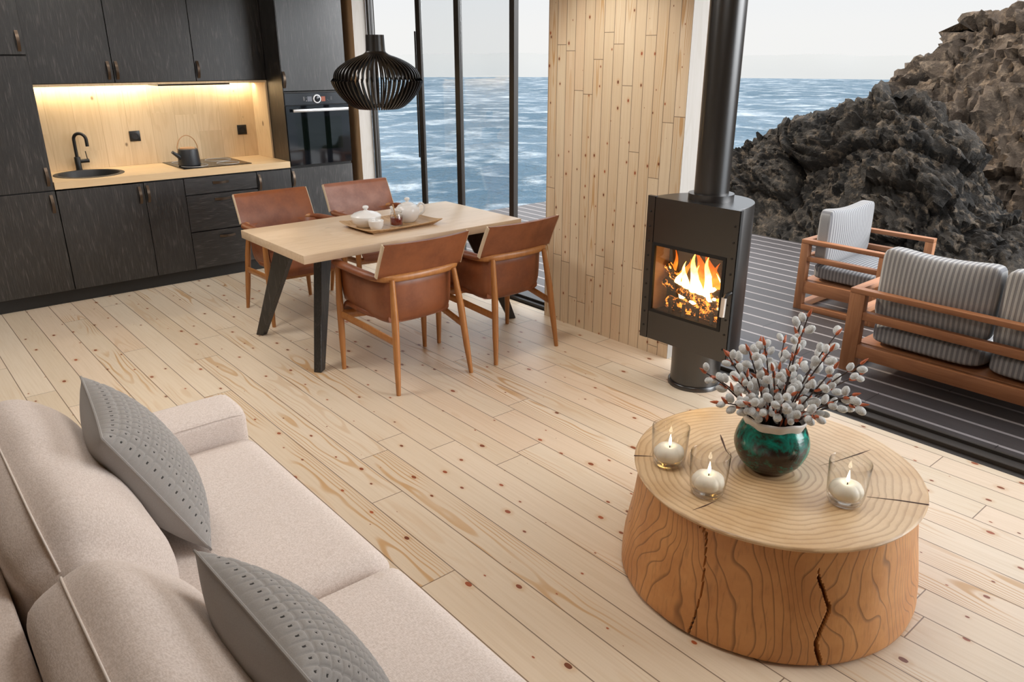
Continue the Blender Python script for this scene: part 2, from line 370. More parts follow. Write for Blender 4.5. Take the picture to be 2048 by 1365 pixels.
def from_bm(name, bm, mats, parent=None, smooth=False, origin=None):
    """bm is in world space; with a parent it is shifted to the parent's origin, else to 'origin'."""
    off = woff(parent) if parent is not None else (Vector(origin) if origin is not None else Vector((0, 0, 0)))
    bmesh.ops.translate(bm, verts=bm.verts, vec=-off)
    bmesh.ops.recalc_face_normals(bm, faces=bm.faces)
    me = bpy.data.meshes.new(name); bm.to_mesh(me); bm.free()
    ob = link(name, me, mats, parent, smooth)
    if parent is None and origin is not None: ob.location = off
    return ob

def smooth_by_angle(ob, deg=35):
    me = ob.data
    me.polygons.foreach_set('use_smooth', [True] * len(me.polygons))
    bm = bmesh.new(); bm.from_mesh(me)
    for e in bm.edges:
        if len(e.link_faces) == 2 and e.calc_face_angle(0) > math.radians(deg): e.smooth = False
    bm.to_mesh(me); bm.free()
    return ob

def add_box(bm, x0, x1, y0, y1, z0, z1, bev=0.0, seg=2, mi=0, mat=None):
    r = bmesh.ops.create_cube(bm, size=1.0)
    vs = r['verts']
    for v in vs:
        v.co = Vector((x0 + (v.co.x + .5) * (x1 - x0), y0 + (v.co.y + .5) * (y1 - y0), z0 + (v.co.z + .5) * (z1 - z0)))
    fs = list({f for v in vs for f in v.link_faces})
    for f in fs: f.material_index = mi
    if bev > 0:
        es = list({e for v in vs for e in v.link_edges})
        rr = bmesh.ops.bevel(bm, geom=es, offset=bev, segments=seg, profile=.5, affect='EDGES')
        for f in rr['faces']: f.material_index = mi
        if mat is not None:
            allv = {v for f in rr['faces'] for v in f.verts} | {v for v in vs if v.is_valid}
            bmesh.ops.transform(bm, matrix=mat, verts=list(allv))
    elif mat is not None: bmesh.ops.transform(bm, matrix=mat, verts=vs)

def box(name, x0, x1, y0, y1, z0, z1, mat, parent=None, bev=0.0, seg=2, origin=None):
    bm = bmesh.new(); add_box(bm, x0, x1, y0, y1, z0, z1, bev, seg)
    ob = from_bm(name, bm, mat, parent, False, origin)
    if bev > 0 and seg > 1: smooth_by_angle(ob, 40)
    return ob

def add_grid(bm, pts, closed_u=False, closed_v=False, mi=0):
    """pts[i][j] rows of points"""
    vs = [[bm.verts.new(p) for p in row] for row in pts]
    nu, nv = len(vs), len(vs[0])
    for i in range(nu if closed_u else nu - 1):
        for j in range(nv if closed_v else nv - 1):
            f = bm.faces.new((vs[i][j], vs[(i + 1) % nu][j], vs[(i + 1) % nu][(j + 1) % nv], vs[i][(j + 1) % nv])); f.material_index = mi
    return vs

def add_lathe(bm, prof, c, n=32, cap0=True, cap1=True, mi=0, squash=1.0):
    rows = [[(c[0] + r * math.cos(2 * PI * k / n), c[1] + squash * r * math.sin(2 * PI * k / n), c[2] + z) for k in range(n)] for r, z in prof]
    vs = add_grid(bm, rows, False, True, mi)
    if cap0: bm.faces.new(vs[0][::-1]).material_index = mi
    if cap1: bm.faces.new(vs[-1]).material_index = mi
    return vs

def lathe(name, prof, c, mat, parent=None, n=32, cap0=True, cap1=True, origin=None, deg=40):
    bm = bmesh.new(); add_lathe(bm, prof, c, n, cap0, cap1)
    return smooth_by_angle(from_bm(name, bm, mat, parent, True, origin), deg)

def frames(pts, up=None):
    pts = [Vector(p) for p in pts]; n = len(pts); out = []; prev = None
    for i in range(n):
        t = (pts[min(i + 1, n - 1)] - pts[max(i - 1, 0)]).normalized()
        if up is not None: a = Vector(up)
        else: a = prev if prev is not None else (Vector((0, 0, 1)) if abs(t.z) < .9 else Vector((1, 0, 0)))
        a = (a - t * a.dot(t))
        if a.length < 1e-5: a = Vector((1, 0, 0)) - t * t.x
        a.normalize(); b = t.cross(a); out.append((pts[i], a, b)); prev = a
    return out

def add_tube(bm, pts, rad, n=10, cap=True, up=None, rb=None, mi=0, closed=False):
    fr = frames(pts, up); rows = []
    for i, (p, a, b) in enumerate(fr):
        r = rad[i] if isinstance(rad, (list, tuple)) else rad
        q = r if rb is None else (rb[i] if isinstance(rb, (list, tuple)) else rb)
        rows.append([p + a * (r * math.cos(2 * PI * k / n)) + b * (q * math.sin(2 * PI * k / n)) for k in range(n)])
    vs = add_grid(bm, rows, closed, True, mi)
    if cap and not closed:
        bm.faces.new(vs[0][::-1]).material_index = mi; bm.faces.new(vs[-1]).material_index = mi

def tube(name, pts, rad, mat, parent=None, n=10, up=None, rb=None, origin=None, closed=False, deg=50):
    bm = bmesh.new(); add_tube(bm, pts, rad, n, True, up, rb, 0, closed)
    return smooth_by_angle(from_bm(name, bm, mat, parent, True, origin), deg)

def add_strip(bm, pts, side, w, t):
    """flat strap swept along pts; 'side' is the width direction"""
    s = Vector(side).normalized(); pts = [Vector(p) for p in pts]; rows = []
    for i in range(len(pts)):
        tg = (pts[min(i + 1, len(pts) - 1)] - pts[max(i - 1, 0)]).normalized(); nn = tg.cross(s).normalized()
        p = pts[i]; rows.append([p + s * w / 2 + nn * t / 2, p + s * w / 2 - nn * t / 2, p - s * w / 2 - nn * t / 2, p - s * w / 2 + nn * t / 2])
    vs = add_grid(bm, rows, False, True); bm.faces.new(vs[0][::-1]); bm.faces.new(vs[-1])

def spline(P, n, closed=False):
    P = [Vector(p) for p in P]; out = []; m = len(P)
    segs = m if closed else m - 1
    for k in range(n if closed else n + 1):
        u = k / n * segs; i = min(int(u), segs - 1); t = u - i
        g = (lambda q: P[q % m]) if closed else (lambda q: P[max(0, min(m - 1, q))])
        a, b, c, d = g(i - 1), g(i), g(i + 1), g(i + 2)
        out.append(.5 * ((2 * b) + (c - a) * t + (2 * a - 5 * b + 4 * c - d) * t * t + (3 * b - a - 3 * c + d) * t ** 3))
    return out

def lerp(a, b, t): return a + (b - a) * t
def interp(x, tab):
    if x <= tab[0][0]: return tab[0][1]
    for (x0, y0), (x1, y1) in zip(tab, tab[1:]):
        if x <= x1: return lerp(y0, y1, (x - x0) / (x1 - x0))
    return tab[-1][1]
def sstep(a, b, x):
    t = max(0.0, min(1.0, (x - a) / (b - a))); return t * t * (3 - 2 * t)

def tag(o, label=None, cat=None, group=None, kind=None):
    if label: o['label'] = label
    if cat: o['category'] = cat
    if group: o['group'] = group
    if kind: o['kind'] = kind
    return o

def thing(name, label, cat, loc, group=None, kind=None):
    o = bpy.data.objects.new(name, None); COL.objects.link(o); o.empty_display_size = .1
    o.location = loc
    return tag(o, label, cat, group, kind)

def copy_tree(o, parent=None):
    c = o.copy(); COL.objects.link(c)
    if parent is not None: c.parent = parent
    for ch in list(o.children): copy_tree(ch, c)
    return c

def cushion_bm(L, H, T, nu=28, nv=24, pw=.22, corner=3.5, crown=1.0):
    """pillow-like box: L along x, H along z, thickness T along y, centred; soft edges"""
    bm = bmesh.new()
    def sgnpow(v, p): return math.copysign(abs(v) ** p, v)
    rows = []
    for i in range(nu + 1):
        pass
    bmesh.ops.create_cube(bm, size=2.0)
    bmesh.ops.subdivide_edges(bm, edges=bm.edges[:], cuts=nu, use_grid_fill=True)
    for v in bm.verts:
        x, y, z = v.co
        # rounded-box mapping (superellipsoid)
        p = corner
        m = (abs(x) ** p + abs(y) ** p + abs(z) ** p) ** (1 / p)
        k = max(abs(x), abs(y), abs(z)) / m
        x, y, z = x * k, y * k, z * k
        e = crown * (1 - x * x) * (1 - z * z)
        v.co = Vector((x * L / 2, y * T / 2 * (pw + (1 - pw) * 1.0) * (1 + .22 * e), z * H / 2))
    return bm

# ------------------------------------------------------------------ camera
cd = bpy.data.cameras.new('camera'); cam = bpy.data.objects.new('camera', cd); COL.objects.link(cam)
yaw, pit, rol = 0.707518, 0.358047, 0.00085
f = Vector((math.sin(yaw) * math.cos(pit), math.cos(yaw) * math.cos(pit), -math.sin(pit)))
r = Vector((math.cos(yaw), -math.sin(yaw), 0)); u = r.cross(f)
r2 = r * math.cos(rol) + u * math.sin(rol); u2 = -r * math.sin(rol) + u * math.cos(rol)
cam.matrix_world = Matrix(((r2.x, u2.x, -f.x, 0), (r2.y, u2.y, -f.y, 0), (r2.z, u2.z, -f.z, 1.76), (0, 0, 0, 1)))
cd.sensor_width = 36; cd.lens = 36 * 1528.4 / 2048; cd.clip_end = 2000; cd.clip_start = .05
sc.camera = cam

# ------------------------------------------------------------------ setting
CEIL = 2.62
def struct(o): o['kind'] = 'structure'; return o
struct(box('floor', -1.7, 3.645, -2.2, 6.96, -.12, 0, M['floor']))
struct(box('ceiling', -1.7, 4.05, -2.2, 7.15, CEIL, CEIL + .15, M['ceiling']))
struct(box('wall_back', -1.7, 3.583, 6.96, 7.15, -.12, CEIL, M['plaster']))
struct(box('wall_left', -1.85, -1.7, -2.2, 7.15, -.12, CEIL, M['plaster']))
struct(box('wall_front', -1.85, 4.05, -2.35, -2.2, -.12, CEIL, M['plaster']))
# boarded wall between the windows and the open side: board face with a pale end
bm = bmesh.new(); add_box(bm, 3.583, 3.72, 2.715, 3.832, -.02, CEIL)
for fc in bm.faces:
    if abs(fc.normal.y) > .9 or fc.normal.x > .9: fc.material_index = 1
struct(from_bm('wall_right', bm, [M['wallpine'], M['wallend']]))
bm = bmesh.new(); add_box(bm, 3.583, 3.715, 6.30, 7.15, -.02, CEIL)
for fc in bm.faces:
    if abs(fc.normal.y) > .9: fc.material_index = 1
struct(from_bm('trim_1', bm, [M['posttimber'], M['wallend']]))
struct(box('trim_2', 3.645, 3.80, -2.2, 7.15, 2.50, CEIL, M['frame']))
# sliding window
w1 = struct(thing('window_1', None, None, (3.72, 3.832, 0)))
def frame_box(nm, *a, par=w1, m=None):
    return box(nm, *a, m or M['frame'], par, .003, 1)
frame_box('sill_track', 3.66, 3.86, 3.80, 6.30, -.04, .022)
frame_box('sill_rail', 3.70, 3.725, 3.80, 6.30, .022, .040)
frame_box('head_track', 3.66, 3.86, 3.80, 6.30, 2.44, 2.50)
def post(y0, y1, x0=3.70, x1=3.745): frame_box('frame_post', x0, x1, y0, y1, .022, 2.44)
post(6.262, 6.30, 3.716, 3.738); post(6.268, 6.30, 3.742, 3.765)
post(5.458, 5.520, 3.700, 3.716); post(5.466, 5.520, 3.718, 3.730)
post(4.947, 5.007, 3.700, 3.720); post(4.955, 5.007, 3.7225, 3.742)
post(4.310, 4.362, 3.70, 3.745); post(3.75, 3.80, 3.70, 3.745)
frame_box('pull_handle', 3.690, 3.700, 5.515, 5.530, .95, 1.94)
box('pane', 3.718, 3.724, 5.008, 5.457, .04, 2.44, M['pane'], w1)
box('pane', 3.722, 3.728, 4.363, 4.946, .04, 2.44, M['pane'], w1)
# threshold of the open side
w2 = struct(thing('door_1', None, None, (3.72, 2.70, 0)))
frame_box('threshold_track', 3.645, 3.70, -2.2, 2.72, -.06, -.004, par=w2, m=M['threshold'])
frame_box('threshold_rib', 3.70, 3.725, -2.2, 2.72, -.06, .018, par=w2, m=M['threshold'])
frame_box('threshold_track', 3.725, 3.83, -2.2, 2.72, -.06, -.012, par=w2, m=M['threshold'])
frame_box('threshold_rib', 3.83, 3.852, -2.2, 2.72, -.09, .006, par=w2, m=M['threshold'])
# deck, sea and far shore
DK = -.05
struct(box('deck', 3.86, 7.28, -3.0, 7.39, DK - .16, DK, M['deck']))
bm = bmesh.new(); rows = []
for R_ in (3, 30, 60, 100, 160, 230, 311.0): rows.append([(R_ * math.cos(2 * PI * k / 128), R_ * math.sin(2 * PI * k / 128), -6.0) for k in range(128)])
vs = add_grid(bm, rows, False, True); bm.faces.new(vs[0])
struct(from_bm('sea', bm, M['sea'], None, False))
bm = bmesh.new(); rows = [[], [], [], []]
for k in range(361):
    a = math.radians(-40 + k * .5)
    h = 2.4 + 1.5 * mnoise.fractal(Vector((a * 9, 3.1, 0)), 1.0, 2.0, 4) - .9 * sstep(math.radians(40), math.radians(25), a)
    for q, (R_, z) in enumerate(((306, -6.2), (312, -5.2 + h * .3), (335, h), (380, -6.5))): rows[q].append((R_ * math.cos(a), R_ * math.sin(a), z))
add_grid(bm, rows)
struct(from_bm('far_shore', bm, M['hills'], None, True))
# ------------------------------------------------------------------ kitchen
YF, YU, YB = 6.333, 6.637, 6.955
def handle(parent, x, z, horiz=False, yf=YF, n=0.13, w=.020):
    """leather-bronze strap bowed off the door; (x, z) is its centre"""
    bm = bmesh.new(); pts = []
    for k in range(13):
        t = k / 12; s = (t - .5) * n
        d = .003 + .021 * (math.sin(PI * min(1, max(0, (t - .06) / .88)))) ** .6
        pts.append((x + s, yf - d, z) if horiz else (x, yf - d, z - s))
    add_strip(bm, pts, (0, 0, 1) if horiz else (1, 0, 0), w, .005)
    return smooth_by_angle(from_bm('handle', bm, M['bronze'], parent), 40)
def door(parent, x0, x1, z0, z1, h=None, horiz=False, yf=YF, name='door', mat=None):
    d = box(name, x0 + .002, x1 - .002, yf, yf + .02, z0 + .002, z1 - .002, mat or (M['black_h'] if horiz else M['black_v']), parent, .0015, 1)
    if h: handle(d, h[0], h[1], horiz, yf)
    return d
def body(parent, boxes):
    bm = bmesh.new()
    for b in boxes: add_box(bm, *b)
    return from_bm('body', bm, M['carcass'], parent)

t = thing('tall_cabinet', 'tall black stained oak cabinet at the left end of the kitchen', 'cabinet', (.79, 6.62, 0), 'black kitchen cabinets')
body(t, [(.49, 1.092, YF + .021, YB, .10, 2.40)])
door(t, .49, 1.092, .103, .842, (1.060, .752)); door(t, .49, 1.092, .846, 1.755, (1.060, .945)); door(t, .49, 1.092, 1.760, 2.40, (1.055, 1.848))
t = thing('base_cabinet', 'wide black base cabinet under the round sink', 'cabinet', (1.39, 6.62, 0), 'black kitchen cabinets')
body(t, [(1.094, 1.692, YF + .021, YB, .10, .62)]); door(t, 1.094, 1.693, .103, .842, (1.657, .751))
t = thing('base_cabinet', 'narrow black base cabinet between the sink cabinet and the drawers', 'cabinet', (1.84, 6.62, 0), 'black kitchen cabinets')
body(t, [(1.694, 1.992, YF + .021, YB, .10, .845)]); door(t, 1.693, 1.994, .103, .842, (1.716, .755))
t = thing('drawer_cabinet', 'black kitchen cabinet with three drawers under the cooktop', 'cabinet', (2.29, 6.62, 0), 'black kitchen cabinets')
body(t, [(1.995, 2.590, YF + .021, YB, .10, .845)])
for z0, z1, hz in ((.708, .842, .790), (.409, .704, .657), (.103, .405, .350)):
    door(t, 1.994, 2.592, z0, z1, (2.285, hz), True, name='drawer')
t = thing('base_cabinet', 'narrow black base cabinet between the drawers and the oven cabinet', 'cabinet', (2.745, 6.62, 0), 'black kitchen cabinets')
body(t, [(2.593, 2.898, YF + .021, YB, .10, .845)]); door(t, 2.592, 2.900, .103, .842, (2.612, .754))
t = thing('oven_cabinet', 'tall black cabinet holding the built-in oven beside the window', 'cabinet', (3.2, 6.62, 0), 'black kitchen cabinets')
body(t, [(2.902, 3.500, YF + .021, YB, .10, .848), (2.902, 3.500, YF + .021, YB, 1.472, 2.40), (2.902, 2.914, YF + .003, YB, .848, 1.472), (3.488, 3.500, YF + .021, YB, .848, 1.472), (2.914, 3.488, YB - .02, YB, .848, 1.472)])
box('side_panel', 2.900, 2.9025, YF + .003, YB, .906, 2.40, M['black_v'], t)
door(t, 2.902, 3.500, .103, .842, (2.918, .754)); door(t, 2.902, 3.500, 1.474, 2.40, (2.917, 1.567))
uppers = ((1.094, 1.694, 1.660, 'leftmost black upper cabinet above the sink'), (1.694, 2.307, 1.719, 'middle black upper cabinet above the kettle'), (2.307, 2.900, 2.330, 'right black upper cabinet next to the oven cabinet'))
for x0, x1, hx, lb in uppers:
    t = thing('upper_cabinet', lb, 'cabinet', ((x0 + x1) / 2, 6.80, 1.56), 'black upper cabinets')
    body(t, [(x0 + .001, x1 - .001, YU + .021, YB, 1.562, 2.40)]); door(t, x0, x1, 1.560, 2.40, (hx, 1.650), yf=YU)
tag(box('plinth', .49, 3.50, YF + .05, YF + .07, 0, .098, M['carcass'], origin=(2, YF + .05, 0)), 'black recessed plinth board running below the kitchen cabinets', 'plinth')

# worktop with the sink cut-out
bm = bmesh.new(); WZ = .903; WB = .851; SX, SY, SR = 1.400, 6.642, .232
def loop_edges(pts):
    vs = [bm.verts.new(p) for p in pts]
    return vs, [bm.edges.new((vs[i], vs[(i + 1) % len(vs)])) for i in range(len(vs))]
rect = [(1.0945, YF - .006), (2.8985, YF - .006), (2.8985, YB - .012), (1.0945, YB - .012)]
top, e1 = loop_edges([(x, y, WZ) for x, y in rect])
hole, e2 = loop_edges([(SX + SR * math.cos(2 * PI * k / 48), SY + SR * math.sin(2 * PI * k / 48), WZ) for k in range(48)])
bmesh.ops.triangle_fill(bm, use_beauty=True, edges=e1 + e2)
bot = [bm.verts.new((x, y, WB)) for x, y in rect]
for i in range(4): bm.faces.new((top[i], top[(i + 1) % 4], bot[(i + 1) % 4], bot[i]))
hb = [bm.verts.new((v.co.x, v.co.y, WB)) for v in hole]
for i in range(48): bm.faces.new((hole[i], hole[(i + 1) % 48], hb[(i + 1) % 48], hb[i]))
tag(from_bm('worktop', bm, M['oak_top'], None, False, (2.0, 6.64, WB)), 'light oak worktop along the kitchen with sink and cooktop set in', 'worktop')
t = thing('sink', 'round black sink sunk into the oak worktop', 'sink', (SX, SY, WZ))
bm = bmesh.new(); add_lathe(bm, [(.246, 0.0), (.246, .003), (.240, .0045), (.214, .0045), (.209, -.004), (.200, -.15), (.17, -.17), (.03, -.175)], (SX, SY, WZ), 56, False, False)
smooth_by_angle(from_bm('basin', bm, M['sink'], t, True), 40)
lathe('drain', [(.034, -.176), (.034, -.171), (.02, -.170)], (SX, SY, WZ), M['black_metal'], t, 20)
fx, fy = 1.388, 6.893
t = thing('faucet', 'black gooseneck kitchen faucet behind the round sink', 'faucet', (fx, fy, WZ))
lathe('base', [(.026, 0), (.026, .004), (.0225, .006), (.0225, .100), (.020, .104)], (fx, fy, WZ), M['black_metal'], t, 24)
dx, dy = .78, -.62
arc = [(fx, fy, WZ + .1), (fx, fy, WZ + .22)]
for k in range(13):
    a = PI - PI * k / 12; arc.append((fx + (.048 + .048 * math.cos(a)) * dx, fy + (.048 + .048 * math.cos(a)) * dy, WZ + .235 + .048 * math.sin(a)))
arc.append((fx + .096 * dx, fy + .096 * dy, WZ + .185))
tube('spout', arc, .0125, M['black_metal'], t, 14)
l = tube('lever_hub', [(fx + .015, fy, WZ + .070), (fx + .082, fy, WZ + .070)], .015, M['black_metal'], t, 16)
tube('lever', [(fx + .072, fy, WZ + .075), (fx + .064, fy - .01, WZ + .145)], .0035, M['black_metal'], l, 8)
t = thing('cooktop', 'black glass cooktop with four ring markings in the worktop', 'cooktop', (2.31, 6.665, WZ))
box('glass_top', 2.030, 2.592, 6.402, 6.928, WZ + .0005, WZ + .006, M['cook_glass'], t, .0015, 1)
for cx_, cy_, rr in ((2.17, 6.56, .105), (2.16, 6.82, .082), (2.455, 6.80, .105), (2.445, 6.545, .090)):
    tube('zone_ring', [(cx_ + rr * math.cos(2 * PI * k / 48), cy_ + rr * math.sin(2 * PI * k / 48), WZ + .0065) for k in range(48)], .0026, M['ring_print'], t, 6, closed=True, up=(0, 0, 1), rb=.0026)
# kettle
kx, ky, kz = 2.142, 6.585, WZ + .0075
t = thing('kettle', 'matt black kettle with wooden lid standing on the cooktop', 'kettle', (kx, ky, kz))
lathe('body', [(.080, 0), (.086, .004), (.087, .012), (.079, .120), (.076, .130), (.068, .134), (.062, .132)], (kx, ky, kz), M['kettle'], t, 48)
l = lathe('lid', [(.060, .131), (.060, .138), (.056, .142)], (kx, ky, kz), M['copper_wood'], t, 40)
ux, uy = -.90, -.25
tube('spout', [(kx + ux * .072, ky + uy * .072, kz + .062), (kx + ux * .10, ky + uy * .10, kz + .083), (kx + ux * .135, ky + uy * .135, kz + .106), (kx + ux * .150, ky + uy * .150, kz + .118)], [.021, .017, .013, .0125], M['kettle'], t, 16)
tube('handle', spline([(kx - .074, ky, kz + .105), (kx - .080, ky, kz + .150), (kx - .052, ky, kz + .212), (kx, ky, kz + .238), (kx + .052, ky, kz + .212), (kx + .080, ky, kz + .150), (kx + .074, ky, kz + .105)], 28), .006, M['copper_wood'], t, 8, up=(0, 1, 0), rb=.0035)
# splashback niche
t = thing('splashback', 'light oak panel lining the niche behind worktop', 'splashback', (2.0, 6.94, WZ))
box('back_panel', 1.0945, 2.888, 6.942, 6.954, WZ + .001, 1.548, M['oak_back'], t)
box('side_panel', 2.884, 2.8995, YU + .002, 6.942, WZ + .001, 1.542, M['oak_back'], t, .001, 1)
box('top_panel', 1.0945, 2.8995, YU + .002, 6.942, 1.542, 1.5585, M['oak_back'], t, .001, 1)
for sx, lb in ((1.851, 'black wall socket between the sink and the kettle'), (2.754, 'black wall socket at the right end of the splashback')):
    t = thing('wall_socket', lb, 'socket', (sx, 6.942, 1.135), 'black sockets on the splashback')
    box('plate', sx - .041, sx + .041, 6.932, 6.942, 1.094, 1.176, M['socket'], t, .002, 2)
    bm = bmesh.new()
    for (ra, rb_), y in zip(((.026, .0), (.026, .0), (.022, .0)), (6.9318, 6.9305, 6.9305)): pass
    add_lathe(bm, [(.027, 0), (.027, .0015), (.023, .0015), (.021, -.004), (.002, -.004)], (0, 0, 0), 28, True, True)
    bmesh.ops.rotate(bm, verts=bm.verts, cent=(0, 0, 0), matrix=Matrix.Rotation(PI / 2, 3, 'X')); bmesh.ops.translate(bm, verts=bm.verts, vec=(sx, 6.9315, 1.135))
    smooth_by_angle(from_bm('socket_insert', bm, M['black_metal'], t), 40)
tag(box('cooker_hood', 2.005, 2.578, YU + .006, 6.90, 1.530, 1.5415, M['cook_glass'], None, .001, 1, (2.29, 6.75, 1.54)), 'slim black cooker hood under the middle and right upper cabinets', 'cooker hood')
t = thing('led_strip', 'glowing warm light strip above the oak splashback', 'light', (2.0, 6.915, 1.541))
box('channel', 1.11, 2.87, 6.905, 6.935, 1.536, 1.5415, M['alu'], t)
box('diffuser', 1.112, 2.868, 6.908, 6.932, 1.5335, 1.536, M['led'], t)
# oven
t = thing('oven', 'black built-in oven with silver bar handle in the tall cabinet', 'oven', (3.2, YF, .86))
ox0, ox1 = 2.914, 3.488
box('body', ox0, ox1, YF + .004, YB - .03, .853, 1.468, M['carcass'], t)
pnl = box('control_panel', 2.905, 3.497, YF - .006, YF + .004, 1.362, 1.458, M['oven_panel'], t, .0015, 1)
box('trim_strip', 2.905, 3.497, YF - .004, YF + .004, 1.460, 1.470, M['black_metal'], t)
dr_ = box('oven_door', 2.905, 3.497, YF - .008, YF + .004, .862, 1.357, M['oven_glass'], t, .0015, 1)
box('window_glass', 2.985, 3.418, YF - .0086, YF - .008, .985, 1.262, M['oven_window'], dr_)
h_ = box('handle', 2.955, 3.475, YF - .050, YF - .034, 1.306, 1.330, M['alu'], dr_, .002, 2)
for xx in (2.975, 3.450): box('handle_bracket', xx - .008, xx + .008, YF - .035, YF - .008, 1.311, 1.325, M['black_metal'], h_)
def yl(prof, x, z, y, mat, nm, par, n=32):
    bm = bmesh.new(); add_lathe(bm, prof, (0, 0, 0), n)
    bmesh.ops.rotate(bm, verts=bm.verts, cent=(0, 0, 0), matrix=Matrix.Rotation(PI / 2, 3, 'X')); bmesh.ops.translate(bm, verts=bm.verts, vec=(x, y, z))
    return smooth_by_angle(from_bm(nm, bm, mat, par), 40)
d_ = yl([(.036, 0), (.036, .008), (.034, .010), (.027, .010), (.026, .006)], 3.199, 1.408, YF - .006, M['white_ring'], 'dial', pnl)
yl([(.0255, 0), (.0255, .013), (.023, .015)], 3.199, 1.408, YF - .006, M['oven_panel'], 'dial_knob', d_)
box('display', 3.112, 3.153, YF - .0066, YF - .006, 1.389, 1.429, M['display'], pnl)
box('display', 3.241, 3.278, YF - .0066, YF - .006, 1.386, 1.426, M['display_warm'], pnl)
bm = bmesh.new()
for (a0, a1, b0, b1) in ((3.075, 3.077, 1.395, 1.428), (3.083, 3.085, 1.395, 1.428), (3.098, 3.105, 1.418, 1.420), (3.098, 3.105, 1.391, 1.397), (3.298, 3.300, 1.396, 1.402), (3.308, 3.312, 1.392, 1.394), (3.330, 3.333, 1.418, 1.421), (3.338, 3.341, 1.418, 1.421), (3.330, 3.333, 1.408, 1.411), (3.338, 3.341, 1.408, 1.411), (3.330, 3.333, 1.398, 1.401), (3.338, 3.341, 1.398, 1.401)):
    add_box(bm, a0, a1, YF - .0065, YF - .006, b0, b1)
from_bm('printed_symbols', bm, M['ring_print'], pnl)

# ------------------------------------------------------------------ dining table and what stands on it
TX0, TX1, TY0, TY1, TZ = 1.766, 3.333, 3.803, 4.660, .74
t = thing('dining_table', 'oak dining table with splayed black legs under the pendant', 'table', (2.55, 4.232, 0))
box('tabletop', TX0, TX1, TY0, TY1, TZ - .049, TZ, M['oak_table'], t, .002, 2)
def table_leg(fx, fy, tx, ty):
    f0 = Vector((fx, fy, 0)); t0 = Vector((tx, ty, TZ - .0495)); d = Vector((fx - tx, fy - ty, 0)).normalized(); s = Vector((-d.y, d.x, 0))
    bm = bmesh.new(); rows = []
    for c, wo, wi, th in ((f0, .028, .028, .024), (t0, .055, .095, .024)):
        rows.append([c + d * wo + s * th, c + d * wo - s * th, c - d * wi - s * th, c - d * wi + s * th])
    vs = add_grid(bm, rows, False, True); bm.faces.new(vs[0][::-1]); bm.faces.new(vs[-1])
    bmesh.ops.bevel(bm, geom=bm.edges[:], offset=.003, segments=1, affect='EDGES')
    return from_bm('leg', bm, M['black_leg'], t)
table_leg(1.856, 3.930, 1.985, 4.03); table_leg(1.860, 4.765, 1.985, 4.50); table_leg(3.366, 3.945, 3.13, 4.06); table_leg(3.366, 4.765, 3.13, 4.50)
# tray
tc = Vector((2.555, 4.172, TZ + .0005)); rot = math.radians(1.5)
bm = bmesh.new()
def rr_pt(u, v, hx, hy, z): return (tc.x + u * hx * math.cos(rot) - v * hy * math.sin(rot), tc.y + u * hx * math.sin(rot) + v * hy * math.cos(rot), z)
outer = [(-1, -1), (1, -1), (1, 1), (-1, 1)]
def ringp(hx, hy, z, n=10, lift=0.0):
    out = []
    for k in range(4):
        (a, b), (c, d) = outer[k], outer[(k + 1) % 4]
        for q in range(n):
            u_, v_ = lerp(a, c, q / n), lerp(b, d, q / n)
            out.append(rr_pt(u_, v_, hx, hy, z + lift * abs(u_ * v_) ** 3))
    return out
add_grid(bm, [ringp(.225, .145, tc.z), ringp(.27, .185, tc.z + .022, lift=.012), ringp(.267, .182, tc.z + .026, lift=.012), ringp(.222, .142, tc.z + .007)], False, True)
bm.verts.ensure_lookup_table()
bm.faces.new([bm.verts[i] for i in range(40)][::-1]); bm.faces.new([bm.verts[120 + i] for i in range(40)])
tag(smooth_by_angle(from_bm('serving_tray', bm, M['tray'], None, False, tc), 30), 'striped wooden serving tray with raised edges on the dining table', 'tray')
zt = tc.z + .0075
# lidded bowl
bx, by = 2.405, 4.225
t = thing('sugar_bowl', 'wide white lidded china bowl on the tray', 'bowl', (bx, by, zt), 'white tea china')
lathe('bowl', [(.055, 0), (.062, .002), (.085, .03), (.094, .058), (.094, .064)], (bx, by, zt), M['white_china'], t, 40)
l = lathe('lid', [(.095, .0645), (.094, .069), (.075, .083), (.045, .093), (.018, .097), (.013, .102)], (bx, by, zt), M['white_china'], t, 40)
lathe('knob', [(.010, .101), (.010, .108), (.018, .114), (.020, .121), (.016, .128), (.006, .131)], (bx, by, zt), M['white_china'], l, 24)
bx, by = 2.394, 4.090
t = thing('cup', 'small white china cup with sugar cubes at the front of tray', 'cup', (bx, by, zt), 'white tea china')
bm = bmesh.new(); add_lathe(bm, [(.028, 0), (.032, .002), (.044, .028), (.048, .058), (.046, .060), (.0435, .055), (.038, .03), (.002, .022)], (bx, by, zt), 36)
smooth_by_angle(from_bm('bowl', bm, M['white_china'], t), 50)
rr = random.Random(3)
for k, (ax, ay, az) in enumerate(((-.016, .006, .040), (.012, .012, .041), (.002, -.015, .042), (.018, -.010, .050), (-.008, .014, .055))):
    mt = Matrix.Translation((bx + ax, by + ay, zt + az)) @ Matrix.Rotation(rr.uniform(0, 3), 4, 'Z') @ Matrix.Rotation(rr.uniform(-.4, .4), 4, 'X')
    bm = bmesh.new(); add_box(bm, -.009, .009, -.009, .009, -.009, .009, .0015, 1, 0, mt)
    tag(from_bm('sugar_cube', bm, M['sugar'], None, False, (bx + ax, by + ay, zt + az)), 'white sugar cube heaped in the small china cup', 'sugar cube', 'sugar cubes in the small cup')
bx, by = 2.560, 4.118
t = thing('honey_jar', 'clip-top glass jar of dark red honey on tray', 'jar', (bx, by, zt))
